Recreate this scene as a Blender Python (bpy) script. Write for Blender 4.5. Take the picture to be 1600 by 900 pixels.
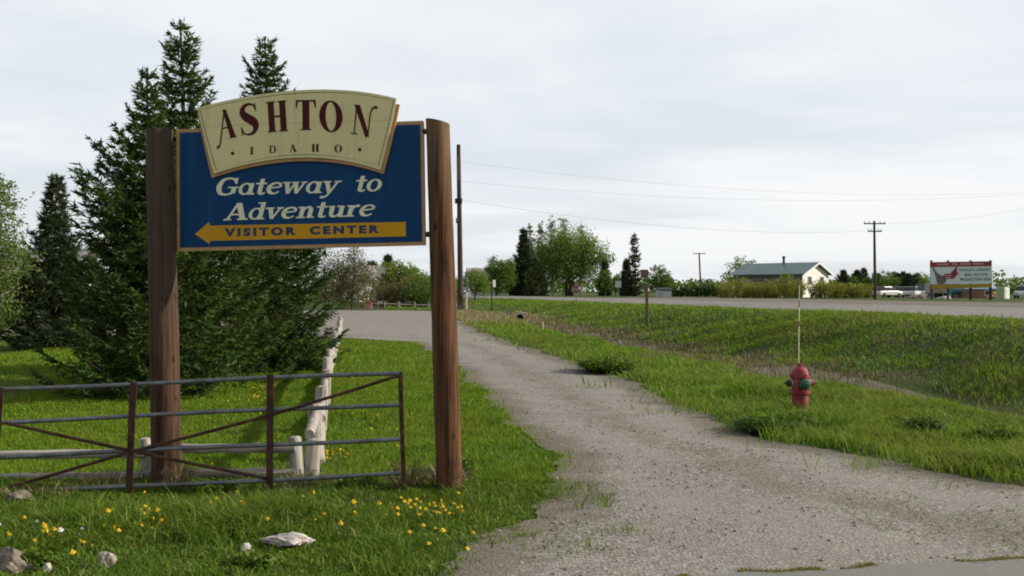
import bpy, math, random
import numpy as np
from mathutils import Vector, Matrix, noise as mnoise

# ------------------------------------------------------------------ camera, world, sun, exposure
for o in list(bpy.data.objects):
    bpy.data.objects.remove(o)
S = bpy.context.scene
C = S.collection
EYE = 1.9           # eye height (m)
F = 1500.0          # focal length in photo pixels (photo 1600 x 900), horizon at row HZ
HZ = 455.0
cd = bpy.data.cameras.new('camera')
cam = bpy.data.objects.new('camera', cd)
C.objects.link(cam)
cam.location = (0, 0, EYE)
cam.rotation_euler = (math.radians(90), 0, 0)
cd.sensor_width = 36.0
cd.lens = 36.0 * F / 1600.0
cd.shift_y = (HZ - 450.0) / 1600.0 * -1.0 * -1.0
cd.clip_start = 0.05
cd.clip_end = 9000
S.camera = cam

SUN_EL, SUN_AZ = 25.0, 3.0      # elevation; azimuth measured from +X (right) towards +Y (away)
sd = bpy.data.lights.new('sun', 'SUN')
sun = bpy.data.objects.new('sun', sd)
C.objects.link(sun)
sd.energy = 5.0
sd.angle = math.radians(0.9)
sd.color = (1.0, 0.93, 0.80)
to_sun = Vector((math.cos(math.radians(SUN_EL)) * math.cos(math.radians(SUN_AZ)),
                 math.cos(math.radians(SUN_EL)) * math.sin(math.radians(SUN_AZ)),
                 math.sin(math.radians(SUN_EL))))
sun.rotation_euler = to_sun.to_track_quat('Z', 'Y').to_euler()
sun.location = (20, 0, 30)

W = bpy.data.worlds.new('World')
S.world = W
W.use_nodes = True
S.view_settings.view_transform = 'Standard'
S.view_settings.look = 'None'
S.view_settings.gamma = 1
S.view_settings.exposure = 0.13
S.view_settings.use_curve_mapping = False
S.cycles.filter_width = 1.9
S.cycles.max_bounces = 6
S.cycles.diffuse_bounces = 3
S.cycles.transparent_max_bounces = 4
S.cycles.caustics_reflective = False
S.cycles.caustics_refractive = False


class NT:
    """short hand for building node trees"""
    def __init__(self, tree):
        self.t = tree
        tree.nodes.clear()

    def n(self, kind, props=None, **ins):
        nd = self.t.nodes.new(kind)
        for k, v in (props or {}).items():
            setattr(nd, k, v)
        for k, v in ins.items():
            key = int(k[1:]) if k[0] == 'i' and k[1:].isdigit() else k.replace('_', ' ')
            self.set(nd.inputs[key], v)
        return nd

    def set(self, sock, v):
        if isinstance(v, bpy.types.NodeSocket):
            self.t.links.new(v, sock)
        elif isinstance(v, bpy.types.Node):
            self.t.links.new(v.outputs[0], sock)
        else:
            sock.default_value = v

    def mix(self, fac, a, b, blend='MIX'):
        nd = self.t.nodes.new('ShaderNodeMix')
        nd.data_type = 'RGBA'
        nd.blend_type = blend
        nd.clamp_factor = True
        self.set(nd.inputs[0], fac)
        for s, v in ((nd.inputs[6], a), (nd.inputs[7], b)):
            if isinstance(v, (tuple, list)) and len(v) == 3:
                v = (*v, 1)
            self.set(s, v)
        return nd.outputs[2]

    def math(self, op, a, b=0.0, clamp=False):
        nd = self.t.nodes.new('ShaderNodeMath')
        nd.operation = op
        nd.use_clamp = clamp
        self.set(nd.inputs[0], a)
        self.set(nd.inputs[1], b)
        return nd.outputs[0]

    def ramp(self, fac, lo, hi, a=0.0, b=1.0):
        nd = self.t.nodes.new('ShaderNodeMapRange')
        nd.interpolation_type = 'SMOOTHSTEP'
        self.set(nd.inputs[0], fac)
        nd.inputs[1].default_value = lo
        nd.inputs[2].default_value = hi
        nd.inputs[3].default_value = a
        nd.inputs[4].default_value = b
        return nd.outputs[0]

    def noise(self, vec, scale, detail=4, rough=0.55, dist=0.0):
        nd = self.n('ShaderNodeTexNoise', Vector=vec, Scale=scale, Detail=detail, Roughness=rough, Distortion=dist)
        return nd.outputs['Fac']

    def scale(self, vec, s):
        nd = self.n('ShaderNodeVectorMath', {'operation': 'MULTIPLY'})
        self.set(nd.inputs[0], vec)
        nd.inputs[1].default_value = s
        return nd.outputs[0]


def build_world():
    t = NT(W.node_tree)
    sky = t.n('ShaderNodeTexSky', {'sky_type': 'NISHITA', 'sun_disc': False,
                                   'sun_elevation': math.radians(SUN_EL),
                                   'sun_rotation': math.radians(90 - SUN_AZ),
                                   'air_density': 1.0, 'dust_density': 2.5, 'ozone_density': 1.0})
    b1 = t.n('ShaderNodeBackground', Color=sky, Strength=0.13)
    co = t.n('ShaderNodeTexCoord')
    sep = t.n('ShaderNodeSeparateXYZ', Vector=co.outputs['Generated'])
    den = t.math('ADD', t.math('MAXIMUM', sep.outputs[2], 0.0), 0.10)
    u = t.math('DIVIDE', sep.outputs[0], den)
    v = t.math('DIVIDE', sep.outputs[1], den)
    rot = t.n('ShaderNodeCombineXYZ', X=t.math('ADD', t.math('MULTIPLY', u, 0.62), t.math('MULTIPLY', v, 0.22)), Y=t.math('SUBTRACT', t.math('MULTIPLY', v, 0.8), t.math('MULTIPLY', u, 0.16)), Z=0.0)
    big = t.noise(rot, 0.62, 5, 0.5, 0.6)
    fine = t.noise(t.scale(rot, (0.8, 1.3, 1)), 1.7, 5, 0.5, 0.8)
    f = t.math('ADD', t.math('MULTIPLY', big, 0.80), t.math('MULTIPLY', fine, 0.20))
    # the veil is thicker towards the sun side
    f = t.math('ADD', f, t.math('MULTIPLY', sep.outputs[0], 0.13))
    cover = t.ramp(f, 0.38, 0.62)
    col = t.mix(cover, (0.735, 0.775, 0.835), (0.875, 0.89, 0.895))
    # the hazy band above the horizon is evenly pale
    hz = t.ramp(sep.outputs[2], 0.0, 0.14, 1.0, 0.0)
    col = t.mix(t.math('MULTIPLY', hz, 0.55), col, (0.83, 0.86, 0.87))
    # sky out of view, overhead and behind the viewer, dimmed to cut fill light
    dk = t.math('MULTIPLY', t.ramp(sep.outputs[2], .42, .9, 1.0, .62), t.ramp(sep.outputs[1], .15, -.7, 1.0, .72))
    b2 = t.n('ShaderNodeBackground', Color=col, Strength=dk)
    ms = t.n('ShaderNodeMixShader', i0=t.ramp(f, 0.30, 0.60, 0.80, 0.97), i1=b1, i2=b2)
    t.n('ShaderNodeOutputWorld', Surface=ms)


build_world()

# ------------------------------------------------------------------ helpers
rng = np.random.default_rng(7)
random.seed(7)


def ss(a, b, x):
    t = np.clip((x - a) / (b - a), 0, 1)
    return t * t * (3 - 2 * t)


_bw = [(0.9, 0.5, 0.3, .011), (-0.6, 1.1, 1.7, .010), (1.9, -0.8, 4.1, .007), (0.25, 0.32, 2.2, .022), (-0.33, 0.17, 5.1, .02), (2.3, 2.0, .7, .006)]


def bump(x, y):
    z = 0
    for kx, ky, ph, a in _bw:
        z = z + a * np.sin(kx * x + ky * y + ph)
    return z


RN = (0.979, 0.202)           # across the highway, pointing to its far side
R0 = (15.1, 28.3)             # a point of its near edge
ROADZ = 1.05


def road_s(x, y):
    return (x - R0[0]) * RN[0] + (y - R0[1]) * RN[1]


def terrain(x, y):
    x = np.asarray(x, float)
    y = np.asarray(y, float)
    s = road_s(x, y)
    base = 0.6 * ss(28, 62, y)
    ditch = base - 0.55 + 0.10 * np.sin(0.3 * y)
    keep = 1 - ss(58, 74, y)
    ditch = base + (ditch - base) * keep
    z = base + (ditch - base) * ss(-10.9, -8.6, s)
    z = z + (ROADZ - z) * ss(-7.0, -0.9, s)
    soft = 1 - ss(-3, -0.6, s)
    rough = 1 + 2.6 * ss(-12, -9, s) * (1 - ss(-2.5, -.8, s))
    return z + bump(x, y) * soft * rough


def tz(x, y):
    return float(terrain(x, y))


def at(px, py, Y):
    return Vector(((px - 800) / F * Y, Y, EYE - (py - HZ) / F * Y))


def ground(px, py):
    """the point of the terrain seen at a pixel of the photo"""
    Y = 3.0
    dx, dz = (px - 800) / F, -(py - HZ) / F
    while Y < 400:
        if EYE + dz * Y < tz(dx * Y, Y):
            break
        Y *= 1.004
    return Vector((dx * Y, Y, tz(dx * Y, Y)))


def stand(px, Y):
    x = (px - 800) / F * Y
    return Vector((x, Y, tz(x, Y)))


def root_loc(o):
    v = Vector((0, 0, 0))
    while o is not None:
        v += Vector(o.location)
        o = o.parent
    return v


def tag(o, label, cat, group=None, kind=None):
    o['label'] = label
    o['category'] = cat
    if group:
        o['group'] = group
    if kind:
        o['kind'] = kind
    return o


def thing(name, loc, label, cat, group=None):
    o = bpy.data.objects.new(name, None)
    o.empty_display_size = 0.2
    C.objects.link(o)
    o.location = loc
    return tag(o, label, cat, group)


def raw_mesh(name, V, polys, mats, parent=None, smooth=False, midx=None, origin=None):
    """V (n,3) array in world space; polys = list of index arrays, each (k, m)"""
    V = np.asarray(V, dtype=np.float32)
    off = root_loc(parent) if parent is not None else (Vector(origin) if origin is not None else Vector((0, 0, 0)))
    V = V - np.array(off, dtype=np.float32)
    me = bpy.data.meshes.new(name)
    me.vertices.add(len(V))
    me.vertices.foreach_set('co', V.ravel())
    loops = np.concatenate([np.asarray(p, dtype=np.int32).ravel() for p in polys])
    starts, c = [], 0
    for p in polys:
        p = np.asarray(p)
        starts.append(c + np.arange(len(p), dtype=np.int32) * p.shape[1])
        c += p.size
    starts = np.concatenate(starts).astype(np.int32)
    me.loops.add(len(loops))
    me.loops.foreach_set('vertex_index', loops)
    me.polygons.add(len(starts))
    me.polygons.foreach_set('loop_start', starts)
    for m in (mats if isinstance(mats, (list, tuple)) else [mats]):
        me.materials.append(m)
    if midx is not None:
        me.polygons.foreach_set('material_index', np.asarray(midx, dtype=np.int32))
    if smooth:
        me.polygons.foreach_set('use_smooth', np.ones(len(starts), dtype=bool))
    me.update(calc_edges=True)
    o = bpy.data.objects.new(name, me)
    C.objects.link(o)
    if parent is not None:
        o.parent = parent
    else:
        o.location = off
    return o


class MB:
    def __init__(self):
        self.v, self.f, self.m = [], [], []
        self.cur = 0

    def add(self, vs, fs):
        b = len(self.v)
        self.v += [tuple(p) for p in vs]
        for f in fs:
            self.f.append([b + i for i in f])
            self.m.append(self.cur)

    def box(self, c, s, rz=0.0, rot=None):
        M = rot if rot is not None else Matrix.Rotation(rz, 3, 'Z')
        c = Vector(c)
        vs = [c + M @ Vector((sx * s[0] / 2, sy * s[1] / 2, sz * s[2] / 2)) for sz in (-1, 1) for sy in (-1, 1) for sx in (-1, 1)]
        self.add(vs, [(0, 2, 3, 1), (4, 5, 7, 6), (0, 1, 5, 4), (2, 6, 7, 3), (0, 4, 6, 2), (1, 3, 7, 5)])
        return self

    def tube(self, pts, rad, n=10, caps=True, wob=0.0, seed=0):
        pts = [Vector(p) for p in pts]
        if not isinstance(rad, (list, tuple)):
            rad = [rad] * len(pts)
        r_ = random.Random(seed)
        rings = []
        ref = None
        for i, p in enumerate(pts):
            d = (pts[min(i + 1, len(pts) - 1)] - pts[max(i - 1, 0)]).normalized()
            if ref is None:
                ref = d.orthogonal().normalized()
            ref = (ref - d * ref.dot(d)).normalized()
            b = d.cross(ref)
            rings.append([p + (ref * math.cos(a) + b * math.sin(a)) * rad[i] * (1 + wob * r_.uniform(-1, 1))
                          for a in [2 * math.pi * k / n for k in range(n)]])
        vs = [q for r in rings for q in r]
        fs = []
        for i in range(len(rings) - 1):
            for k in range(n):
                a, b = i * n + k, i * n + (k + 1) % n
                fs.append((a, b, b + n, a + n))
        if caps:
            fs.append(tuple(reversed(range(n))))
            fs.append(tuple(range((len(rings) - 1) * n, len(rings) * n)))
        self.add(vs, fs)
        return self

    def lathe(self, c, prof, n=20, axis='Z', frame=None):
        """prof = [(radius, height)] about the z axis of frame"""
        M = frame if frame is not None else Matrix.Identity(3)
        c = Vector(c)
        vs = []
        for r, h in prof:
            for k in range(n):
                a = 2 * math.pi * k / n
                vs.append(c + M @ Vector((r * math.cos(a), r * math.sin(a), h)))
        fs = []
        for i in range(len(prof) - 1):
            for k in range(n):
                a, b = i * n + k, i * n + (k + 1) % n
                fs.append((a, b, b + n, a + n))
        fs.append(tuple(reversed(range(n))))
        fs.append(tuple(range((len(prof) - 1) * n, len(prof) * n)))
        self.add(vs, fs)
        return self

    def prism(self, front, back):
        n = len(front)
        vs = list(front) + list(back)
        fs = [tuple(range(n)), tuple(reversed(range(n, 2 * n)))]
        for i in range(n):
            j = (i + 1) % n
            fs.append((j, i, i + n, j + n))
        self.add(vs, fs)
        return self

    def build(self, name, mat, parent=None, smooth=False, origin=None, bevel=0.0, recalc=True):
        off = root_loc(parent) if parent is not None else (Vector(origin) if origin is not None else Vector((0, 0, 0)))
        me = bpy.data.meshes.new(name)
        me.from_pydata([tuple(Vector(p) - off) for p in self.v], [], self.f)
        for m in (mat if isinstance(mat, (list, tuple)) else [mat]):
            me.materials.append(m)
        me.polygons.foreach_set('material_index', self.m)
        if smooth:
            me.polygons.foreach_set('use_smooth', [True] * len(me.polygons))
            if hasattr(me, 'set_sharp_from_angle'):
                me.update()
                me.set_sharp_from_angle(angle=math.radians(38))
        me.update()
        if recalc:
            import bmesh
            bm = bmesh.new()
            bm.from_mesh(me)
            bmesh.ops.recalc_face_normals(bm, faces=bm.faces)
            bm.to_mesh(me)
            bm.free()
        o = bpy.data.objects.new(name, me)
        C.objects.link(o)
        if parent is not None:
            o.parent = parent
        else:
            o.location = off
        if bevel:
            b = o.modifiers.new('bevel', 'BEVEL')
            b.width = bevel
            b.segments = 2
            b.limit_method = 'ANGLE'
        return o


def copy_tree(o, parent=None):
    c = o.copy()
    C.objects.link(c)
    c.parent = parent
    for ch in list(o.children):
        copy_tree(ch, c)
    return c


# ------------------------------------------------------------------ materials
MATS = {}


def newmat(name):
    m = bpy.data.materials.new(name)
    m.use_nodes = True
    MATS[name] = m
    return m, NT(m.node_tree)


def finish(t, col, rough=0.7, bumpsrc=None, strength=0.3, dist=0.01, metal=0.0, spec=0.5):
    p = t.n('ShaderNodeBsdfPrincipled', Roughness=rough, Metallic=metal)
    p.inputs['Specular IOR Level'].default_value = spec
    if isinstance(col, tuple):
        col = (*col[:3], 1)
    t.set(p.inputs['Base Color'], col)
    if bumpsrc is not None:
        b = t.n('ShaderNodeBump', Strength=strength, Distance=dist, Height=bumpsrc)
        t.set(p.inputs['Normal'], b)
    t.n('ShaderNodeOutputMaterial', Surface=p)


def paint(name, rgb, rough=0.6, amt=0.15, scale=6.0, dirt=None, dirt_amt=0.0, metal=0.0, spec=0.4, bs=0.1):
    """a painted or plain surface with uneven wear"""
    m, t = newmat(name)
    co = t.n('ShaderNodeTexCoord').outputs['Object']
    n1 = t.noise(co, scale, 5)
    lo = tuple(max(0, c * (1 - amt)) for c in rgb)
    hi = tuple(min(1, c * (1 + amt)) for c in rgb)
    col = t.mix(t.ramp(n1, .3, .7), lo, hi)
    if dirt:
        n2 = t.noise(co, scale * .45, 7, .65)
        col = t.mix(t.math('MULTIPLY', t.ramp(n2, .5, .68), dirt_amt), col, dirt)
    finish(t, col, rough, t.noise(co, scale * 6, 3), bs, .004, metal, spec)
    return m


def leafmat(name, stops, trans=0.35, patch=None, patch_scale=0.5, rough=0.6):
    """foliage: colour picked per leaf, some light passes through"""
    m, t = newmat(name)
    g = t.n('ShaderNodeNewGeometry')
    cr = t.n('ShaderNodeValToRGB', Fac=g.outputs['Random Per Island'])
    e = cr.color_ramp.elements
    while len(e) > len(stops):
        e.remove(e[-1])
    while len(e) < len(stops):
        e.new(0.5)
    for i, c in enumerate(stops):
        e[i].position = i / max(1, len(stops) - 1)
        e[i].color = (*c, 1)
    col = cr.outputs[0]
    if patch:
        n = t.noise(g.outputs['Position'], patch_scale, 4, .6)
        col = t.mix(t.ramp(n, .42, .66), col, t.mix(.65, col, patch))
        n2 = t.noise(g.outputs['Position'], patch_scale * 4.3, 4, .6)
        col = t.mix(t.ramp(n2, .48, .68, 0, .6), col, t.mix(1.0, col, (.45, .52, .45), 'MULTIPLY'))
    d = t.n('ShaderNodeBsdfPrincipled', Roughness=rough)
    d.inputs['Specular IOR Level'].default_value = .12
    t.set(d.inputs['Base Color'], col)
    tr = t.n('ShaderNodeBsdfTranslucent', Color=t.mix(0.5, col, (.16, .22, .02)))
    ms = t.n('ShaderNodeMixShader', i0=trans, i1=d, i2=tr)
    t.n('ShaderNodeOutputMaterial', Surface=ms)
    return m


def m_soil():
    m, t = newmat('soil_and_turf')
    g = t.n('ShaderNodeNewGeometry').outputs['Position']
    a = t.noise(g, 0.5, 6, .6)
    b = t.noise(g, 5.0, 6, .65)
    c = t.noise(g, 40.0, 3, .6)
    green = t.mix(t.ramp(b, .3, .7), (.035, .062, .012), (.075, .12, .022))
    brown = t.mix(t.ramp(t.noise(g, 28.0, 5, .7), .35, .65), (.055, .042, .028), (.19, .155, .11))
    fac = t.ramp(t.math('ADD', t.math('MULTIPLY', a, .6), t.math('MULTIPLY', b, .4)), .5, .62)
    col = t.mix(fac, green, brown)
    col = t.mix(t.ramp(c, .35, .7, 0, .5), col, (.03, .035, .012))
    finish(t, col, .95, t.math('ADD', t.math('MULTIPLY', b, .6), t.math('MULTIPLY', c, .4)), .8, .05, spec=.1)
    return m


def m_gravel(name, a1=(.160, .136, .111), a2=(.265, .230, .191), earth=(.205, .172, .138)):
    m, t = newmat(name)
    g = t.n('ShaderNodeNewGeometry').outputs['Position']
    big = t.noise(g, .35, 5, .6, .4)
    mid = t.noise(g, 1.7, 6, .65)
    fine = t.noise(g, 22.0, 4, .7)
    vo = t.n('ShaderNodeTexVoronoi', Vector=g, Scale=34.0)
    vo2 = t.n('ShaderNodeTexVoronoi', Vector=g, Scale=85.0)
    v = t.n('ShaderNodeSeparateColor', Color=vo.outputs['Color']).outputs[0]
    v2 = t.n('ShaderNodeSeparateColor', Color=vo2.outputs['Color']).outputs[0]
    m4 = t.noise(g, 4.2, 6, .7, .5)
    col = t.mix(t.ramp(mid, .35, .65), a1, a2)
    col = t.mix(t.ramp(big, .48, .60, 0, .75), col, earth)
    col = t.mix(t.ramp(m4, .40, .62, .65, 0), col, tuple(c * .55 for c in a1))
    st = t.mix(v2, (.055, .050, .045), (.40, .375, .34))
    col = t.mix(.45, col, st)
    st = t.mix(v, (.05, .046, .042), (.50, .47, .43))
    col = t.mix(t.ramp(fine, .42, .60, .05, .62), col, st)
    ws = t.noise(g, .9, 6, .68, .3)
    col = t.mix(t.ramp(ws, .60, .72, 0, .38), col, (.12, .13, .05))
    h = t.math('SUBTRACT', fine, t.math('MULTIPLY', vo.outputs['Distance'], .9))
    h = t.math('ADD', h, t.math('MULTIPLY', m4, .5))
    ea = t.n('ShaderNodeAttribute', {'attribute_name': 'edge'}).outputs['Fac']
    ef = t.ramp(t.math('ADD', ea, t.math('MULTIPLY', mid, 1.1)), .75, 1.35, .85, 0)
    col = t.mix(ef, col, t.mix(fine, (.085, .070, .052), (.19, .160, .125)))
    # moss and thin weeds that creep over the stones in patches
    ws = t.noise(g, .9, 6, .68, .3)
    col = t.mix(t.ramp(ws, .63, .74, 0, .38), col, (.13, .135, .055))
    h = t.math('SUBTRACT', fine, t.math('MULTIPLY', vo.outputs['Distance'], .7))
    ub = t.n('ShaderNodeAttribute', {'attribute_name': 'across'}).outputs['Fac']
    wv = t.math('ADD', ub, t.math('MULTIPLY', t.math('SUBTRACT', big, .5), .35))
    trk = t.math('MAXIMUM', t.ramp(t.math('ABSOLUTE', t.math('SUBTRACT', wv, .24)), .13, .05), t.ramp(t.math('ABSOLUTE', t.math('SUBTRACT', wv, .74)), .13, .05))
    col = t.mix(t.math('MULTIPLY', trk, t.ramp(mid, .3, .6, .25, .62)), col, t.mix(fine, (.20, .182, .160), (.285, .262, .235)))
    cen = t.ramp(t.math('ABSOLUTE', t.math('SUBTRACT', wv, .49)), .12, .03)
    col = t.mix(t.math('MULTIPLY', cen, t.ramp(mid, .38, .58, .05, .6)), col, t.mix(fine, (.10, .082, .058), (.20, .165, .125)))
    finish(t, col, .93, h, .9, .012, spec=.2)
    return m


def m_asphalt(name, base=(.165, .16, .155), dust=(.225, .208, .185), dust_s=.08):
    m, t = newmat(name)
    g = t.n('ShaderNodeNewGeometry').outputs['Position']
    n1 = t.noise(g, dust_s, 5, .6)
    n2 = t.noise(g, 1.2, 5, .6)
    n3 = t.noise(g, 70.0, 3, .7)
    col = t.mix(t.ramp(n2, .3, .7, 0, .6), base, tuple(c * .8 for c in base))
    col = t.mix(t.ramp(n1, .42, .6, 0, .7), col, dust)
    col = t.mix(t.ramp(n3, .4, .7, 0, .4), col, tuple(c * .45 for c in base))
    finish(t, col, .85, n3, .4, .008, spec=.25)
    return m


def m_log(name, dark, light, grey=None, gz=(2.0, 3.3), along='Z', crack=.6):
    m, t = newmat(name)
    co = t.n('ShaderNodeTexCoord').outputs['Object']
    sc = {'Z': (15, 15, .5), 'X': (.55, 9, 9), 'Y': (9, .55, 9)}[along]
    st = t.noise(t.scale(co, sc), 2.2, 6, .65, .3)
    st2 = t.noise(t.scale(co, tuple(q * 3 for q in sc)), 2.6, 4, .6)
    bl = t.noise(co, 2.1, 5, .6)
    col = t.mix(t.ramp(st, .3, .7), dark, light)
    if grey:
        z = t.n('ShaderNodeSeparateXYZ', Vector=co).outputs[2]
        gf = t.math('MULTIPLY', t.ramp(t.math('ADD', z, t.math('MULTIPLY', bl, 1.1)), gz[0], gz[1]), .85)
        col = t.mix(gf, col, t.mix(t.ramp(st, .3, .7), tuple(c * .6 for c in grey), grey))
    col = t.mix(t.ramp(bl, .56, .72, 0, .55), col, tuple(c * .35 for c in dark))
    kn = t.n('ShaderNodeTexVoronoi', Vector=t.scale(co, {'Z': (3.5, 3.5, 1.3), 'X': (1.3, 3.5, 3.5), 'Y': (3.5, 1.3, 3.5)}[along]), Scale=1.6)
    col = t.mix(t.ramp(kn.outputs['Distance'], .13, .05, 0, .8), col, tuple(c * .3 for c in dark))
    ck = t.ramp(st2, .34, .24, 0, crack)
    col = t.mix(ck, col, (.012, .010, .008))
    h = t.math('SUBTRACT', st, t.math('MULTIPLY', ck, .8))
    finish(t, col, .88, h, .7, .015, spec=.15)
    return m


def m_sided(name):
    """horizontal boarded wall"""
    m, t = newmat(name)
    co = t.n('ShaderNodeTexCoord').outputs['Object']
    z = t.n('ShaderNodeSeparateXYZ', Vector=co).outputs[2]
    fr = t.math('FRACT', t.math('MULTIPLY', z, 4.5))
    n = t.noise(co, 1.2, 5)
    col = t.mix(t.ramp(n, .3, .7), (.66, .63, .54), (.76, .73, .65))
    finish(t, t.mix(t.ramp(fr, .0, .1, .35, 0), col, (.3, .28, .22)), .7, fr, .4, .02)
    return m


M_soil = m_soil()
M_gravel = m_gravel('drive_gravel')
M_apron = m_gravel('apron_gravel', (.19, .175, .155), (.24, .22, .195), (.25, .22, .18))
M_asphalt = m_asphalt('highway_asphalt')
M_asphalt2 = m_asphalt('side_asphalt', (.19, .18, .17), (.22, .205, .185), .4)
M_white_line = paint('white_road_paint', (.62, .61, .57), .7, .2, 2.0, (.3, .28, .25), .8)
M_yellow_line = paint('yellow_road_paint', (.55, .38, .06), .7, .2, 2.0, (.3, .28, .25), .8)
M_post_old = m_log('weathered_pole_wood', (.030, .017, .011), (.115, .062, .038), (.088, .068, .052), (1.6, 3.2))
M_post = m_log('treated_pole_wood', (.036, .017, .009), (.165, .080, .039), (.21, .14, .085), (3.0, 4.6))
M_silver_log = m_log('silvery_log_wood', (.15, .132, .11), (.50, .46, .41), crack=.8)
M_silver_rail = m_log('silvery_rail_wood', (.20, .175, .15), (.45, .41, .36), along='X', crack=.7)
M_pole = m_log('utility_pole_wood', (.035, .028, .022), (.085, .07, .058))
M_pipe = paint('dull_grey_pipe', (.16, .17, .18), .42, .3, 8, (.13, .062, .034), .55, metal=.35, spec=.5)
M_rust = paint('rusty_iron', (.066, .029, .020), .8, .5, 9, (.035, .02, .016), .7, spec=.3)
M_black = paint('black_metal', (.018, .018, .02), .5, .3, 10)
def board_paint(name, rgb, worn, amt=.35):
    m, t = newmat(name)
    co = t.n('ShaderNodeTexCoord').outputs['Object']
    run = t.noise(t.scale(co, (7, 7, .5)), 2.0, 5, .6)
    blot = t.noise(co, 1.7, 6, .65)
    fleck = t.noise(co, 38, 3, .6)
    col = t.mix(t.ramp(run, .46, .70, 0, amt), rgb, worn)
    col = t.mix(t.ramp(blot, .48, .70, 0, amt), col, tuple(c * .72 for c in rgb))
    col = t.mix(t.ramp(fleck, .70, .78, 0, .5), col, worn)
    finish(t, col, .5, t.noise(co, 20, 3), .06, .004, spec=.15)
    return m


M_blue = board_paint('sign_blue_paint', (.0018, .044, .138), (.012, .072, .165))
M_cream = board_paint('sign_cream_paint', (.68, .615, .32), (.56, .48, .24), .45)
M_gold = board_paint('sign_gold_paint', (.58, .30, .010), (.46, .26, .05), .4)
M_tan = paint('sign_tan_edge', (.44, .255, .11), .6, .12, 6, (.26, .15, .07), .5)
M_maroon = paint('sign_maroon_paint', (.060, .005, .006), .6, .1, 8, spec=.2)
M_letter = paint('sign_pale_letter', (.72, .71, .50), .55, .06, 8)
M_navy = paint('sign_navy_letter', (.012, .03, .085), .5, .1, 8)
M_olive = paint('sign_thin_line', (.10, .115, .07), .6, .1, 8)
M_needle = leafmat('spruce_needles', [(.016, .034, .011), (.027, .057, .015), (.044, .085, .020), (.085, .130, .030)], .14, (.075, .115, .024), .9)
M_needle2 = leafmat('spruce_needles_blue', [(0.019, 0.036, 0.02), (0.03, 0.057, 0.03), (0.049, 0.081, 0.041), (0.095, 0.101, 0.054)], .12, (.05, .06, .028), 1.2)
M_bark = m_log('rough_bark', (.035, .026, .019), (.10, .078, .058))
M_bark_pale = m_log('pale_bark', (.14, .125, .10), (.30, .27, .23))
M_turf_leaf = leafmat('mown_grass_blades', [(0.084, 0.162, 0.011), (0.123, 0.224, 0.015), (0.168, 0.28, 0.018), (0.224, 0.314, 0.028)], .4, (.20, .25, .02), .5)
M_long_leaf = leafmat('long_grass_blades', [(0.04, 0.098, 0.014), (0.069, 0.149, 0.016), (0.115, 0.213, 0.021), (0.172, 0.265, 0.03), (0.276, 0.253, 0.103)], .4, (.15, .21, .02), .8)
M_bank_leaf = leafmat('bank_grass_blades', [(0.052, 0.132, 0.013), (0.103, 0.224, 0.015), (0.155, 0.299, 0.02), (0.218, 0.333, 0.03), (0.345, 0.322, 0.103)], .4, (.20, .20, .04), .45)
M_dry_leaf = leafmat('dry_grass_blades', [(.055, .038, .026), (.11, .08, .05), (.17, .125, .08), (.26, .20, .12), (.36, .30, .19)], .25)
M_weed_leaf = leafmat('weed_leaves', [(0.031, 0.076, 0.02), (0.051, 0.119, 0.024), (0.085, 0.162, 0.031)], .3)
M_stone = paint('grey_stone', (.30, .26, .22), .9, .4, 14, (.14, .11, .085), .8, bs=.6)
M_stone_white = paint('whitish_stone', (.48, .44, .40), .9, .3, 14, (.22, .18, .15), .75, bs=.9)
M_pebble = paint('loose_pebbles', (.30, .285, .26), .9, .5, .9, (.46, .44, .41), .8)
M_dirt = paint('bare_dirt', (.17, .135, .105), .95, .35, 8, (.30, .26, .22), .7, bs=.9)
M_red = paint('faded_hydrant_red', (.22, .026, .030), .7, .35, 9, (.36, .17, .15), .75)
M_greencap = paint('dull_green_cap', (.022, .085, .045), .6, .2, 8)
M_palecap = paint('pale_cap_paint', (.42, .36, .30), .6, .2, 8)
M_rod_white = paint('marker_white', (.64, .60, .46), .5, .1, 8)
M_rod_red = paint('marker_red', (.34, .06, .04), .5, .1, 8)
M_dandelion = paint('dandelion_yellow', (.78, .55, .02), .7, .15, 40)
M_petal = paint('white_petal', (.72, .72, .70), .7, .1, 40)
M_stem = paint('flower_stem_green', (.06, .12, .03), .7, .2, 30)

# ------------------------------------------------------------------ ground, drive, roads


def axis(lo, a, b, hi, step, grow=1.13):
    mid = np.arange(a, b + 1e-6, step)
    out, p, d = [], a, step
    while p > lo:
        d *= grow
        p -= d
        out.append(p)
    left = out[::-1]
    out, p, d = [], b, step
    while p < hi:
        d *= grow
        p += d
        out.append(p)
    return np.array(left + list(mid) + out)


def grid_faces(nx, ny):
    i, j = np.meshgrid(np.arange(nx - 1), np.arange(ny - 1))
    a = (j * nx + i).ravel()
    return np.stack([a, a + 1, a + nx + 1, a + nx], 1)


xs = axis(-2500, -12, 24, 2500, .25)
ys = axis(-60, 2, 62, 6000, .25, 1.09)
GX, GY = np.meshgrid(xs, ys)
GZ = terrain(GX, GY)
go = raw_mesh('ground', np.stack([GX.ravel(), GY.ravel(), GZ.ravel()], 1), [grid_faces(len(xs), len(ys))], M_soil, smooth=True)
go['kind'] = 'structure'

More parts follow.
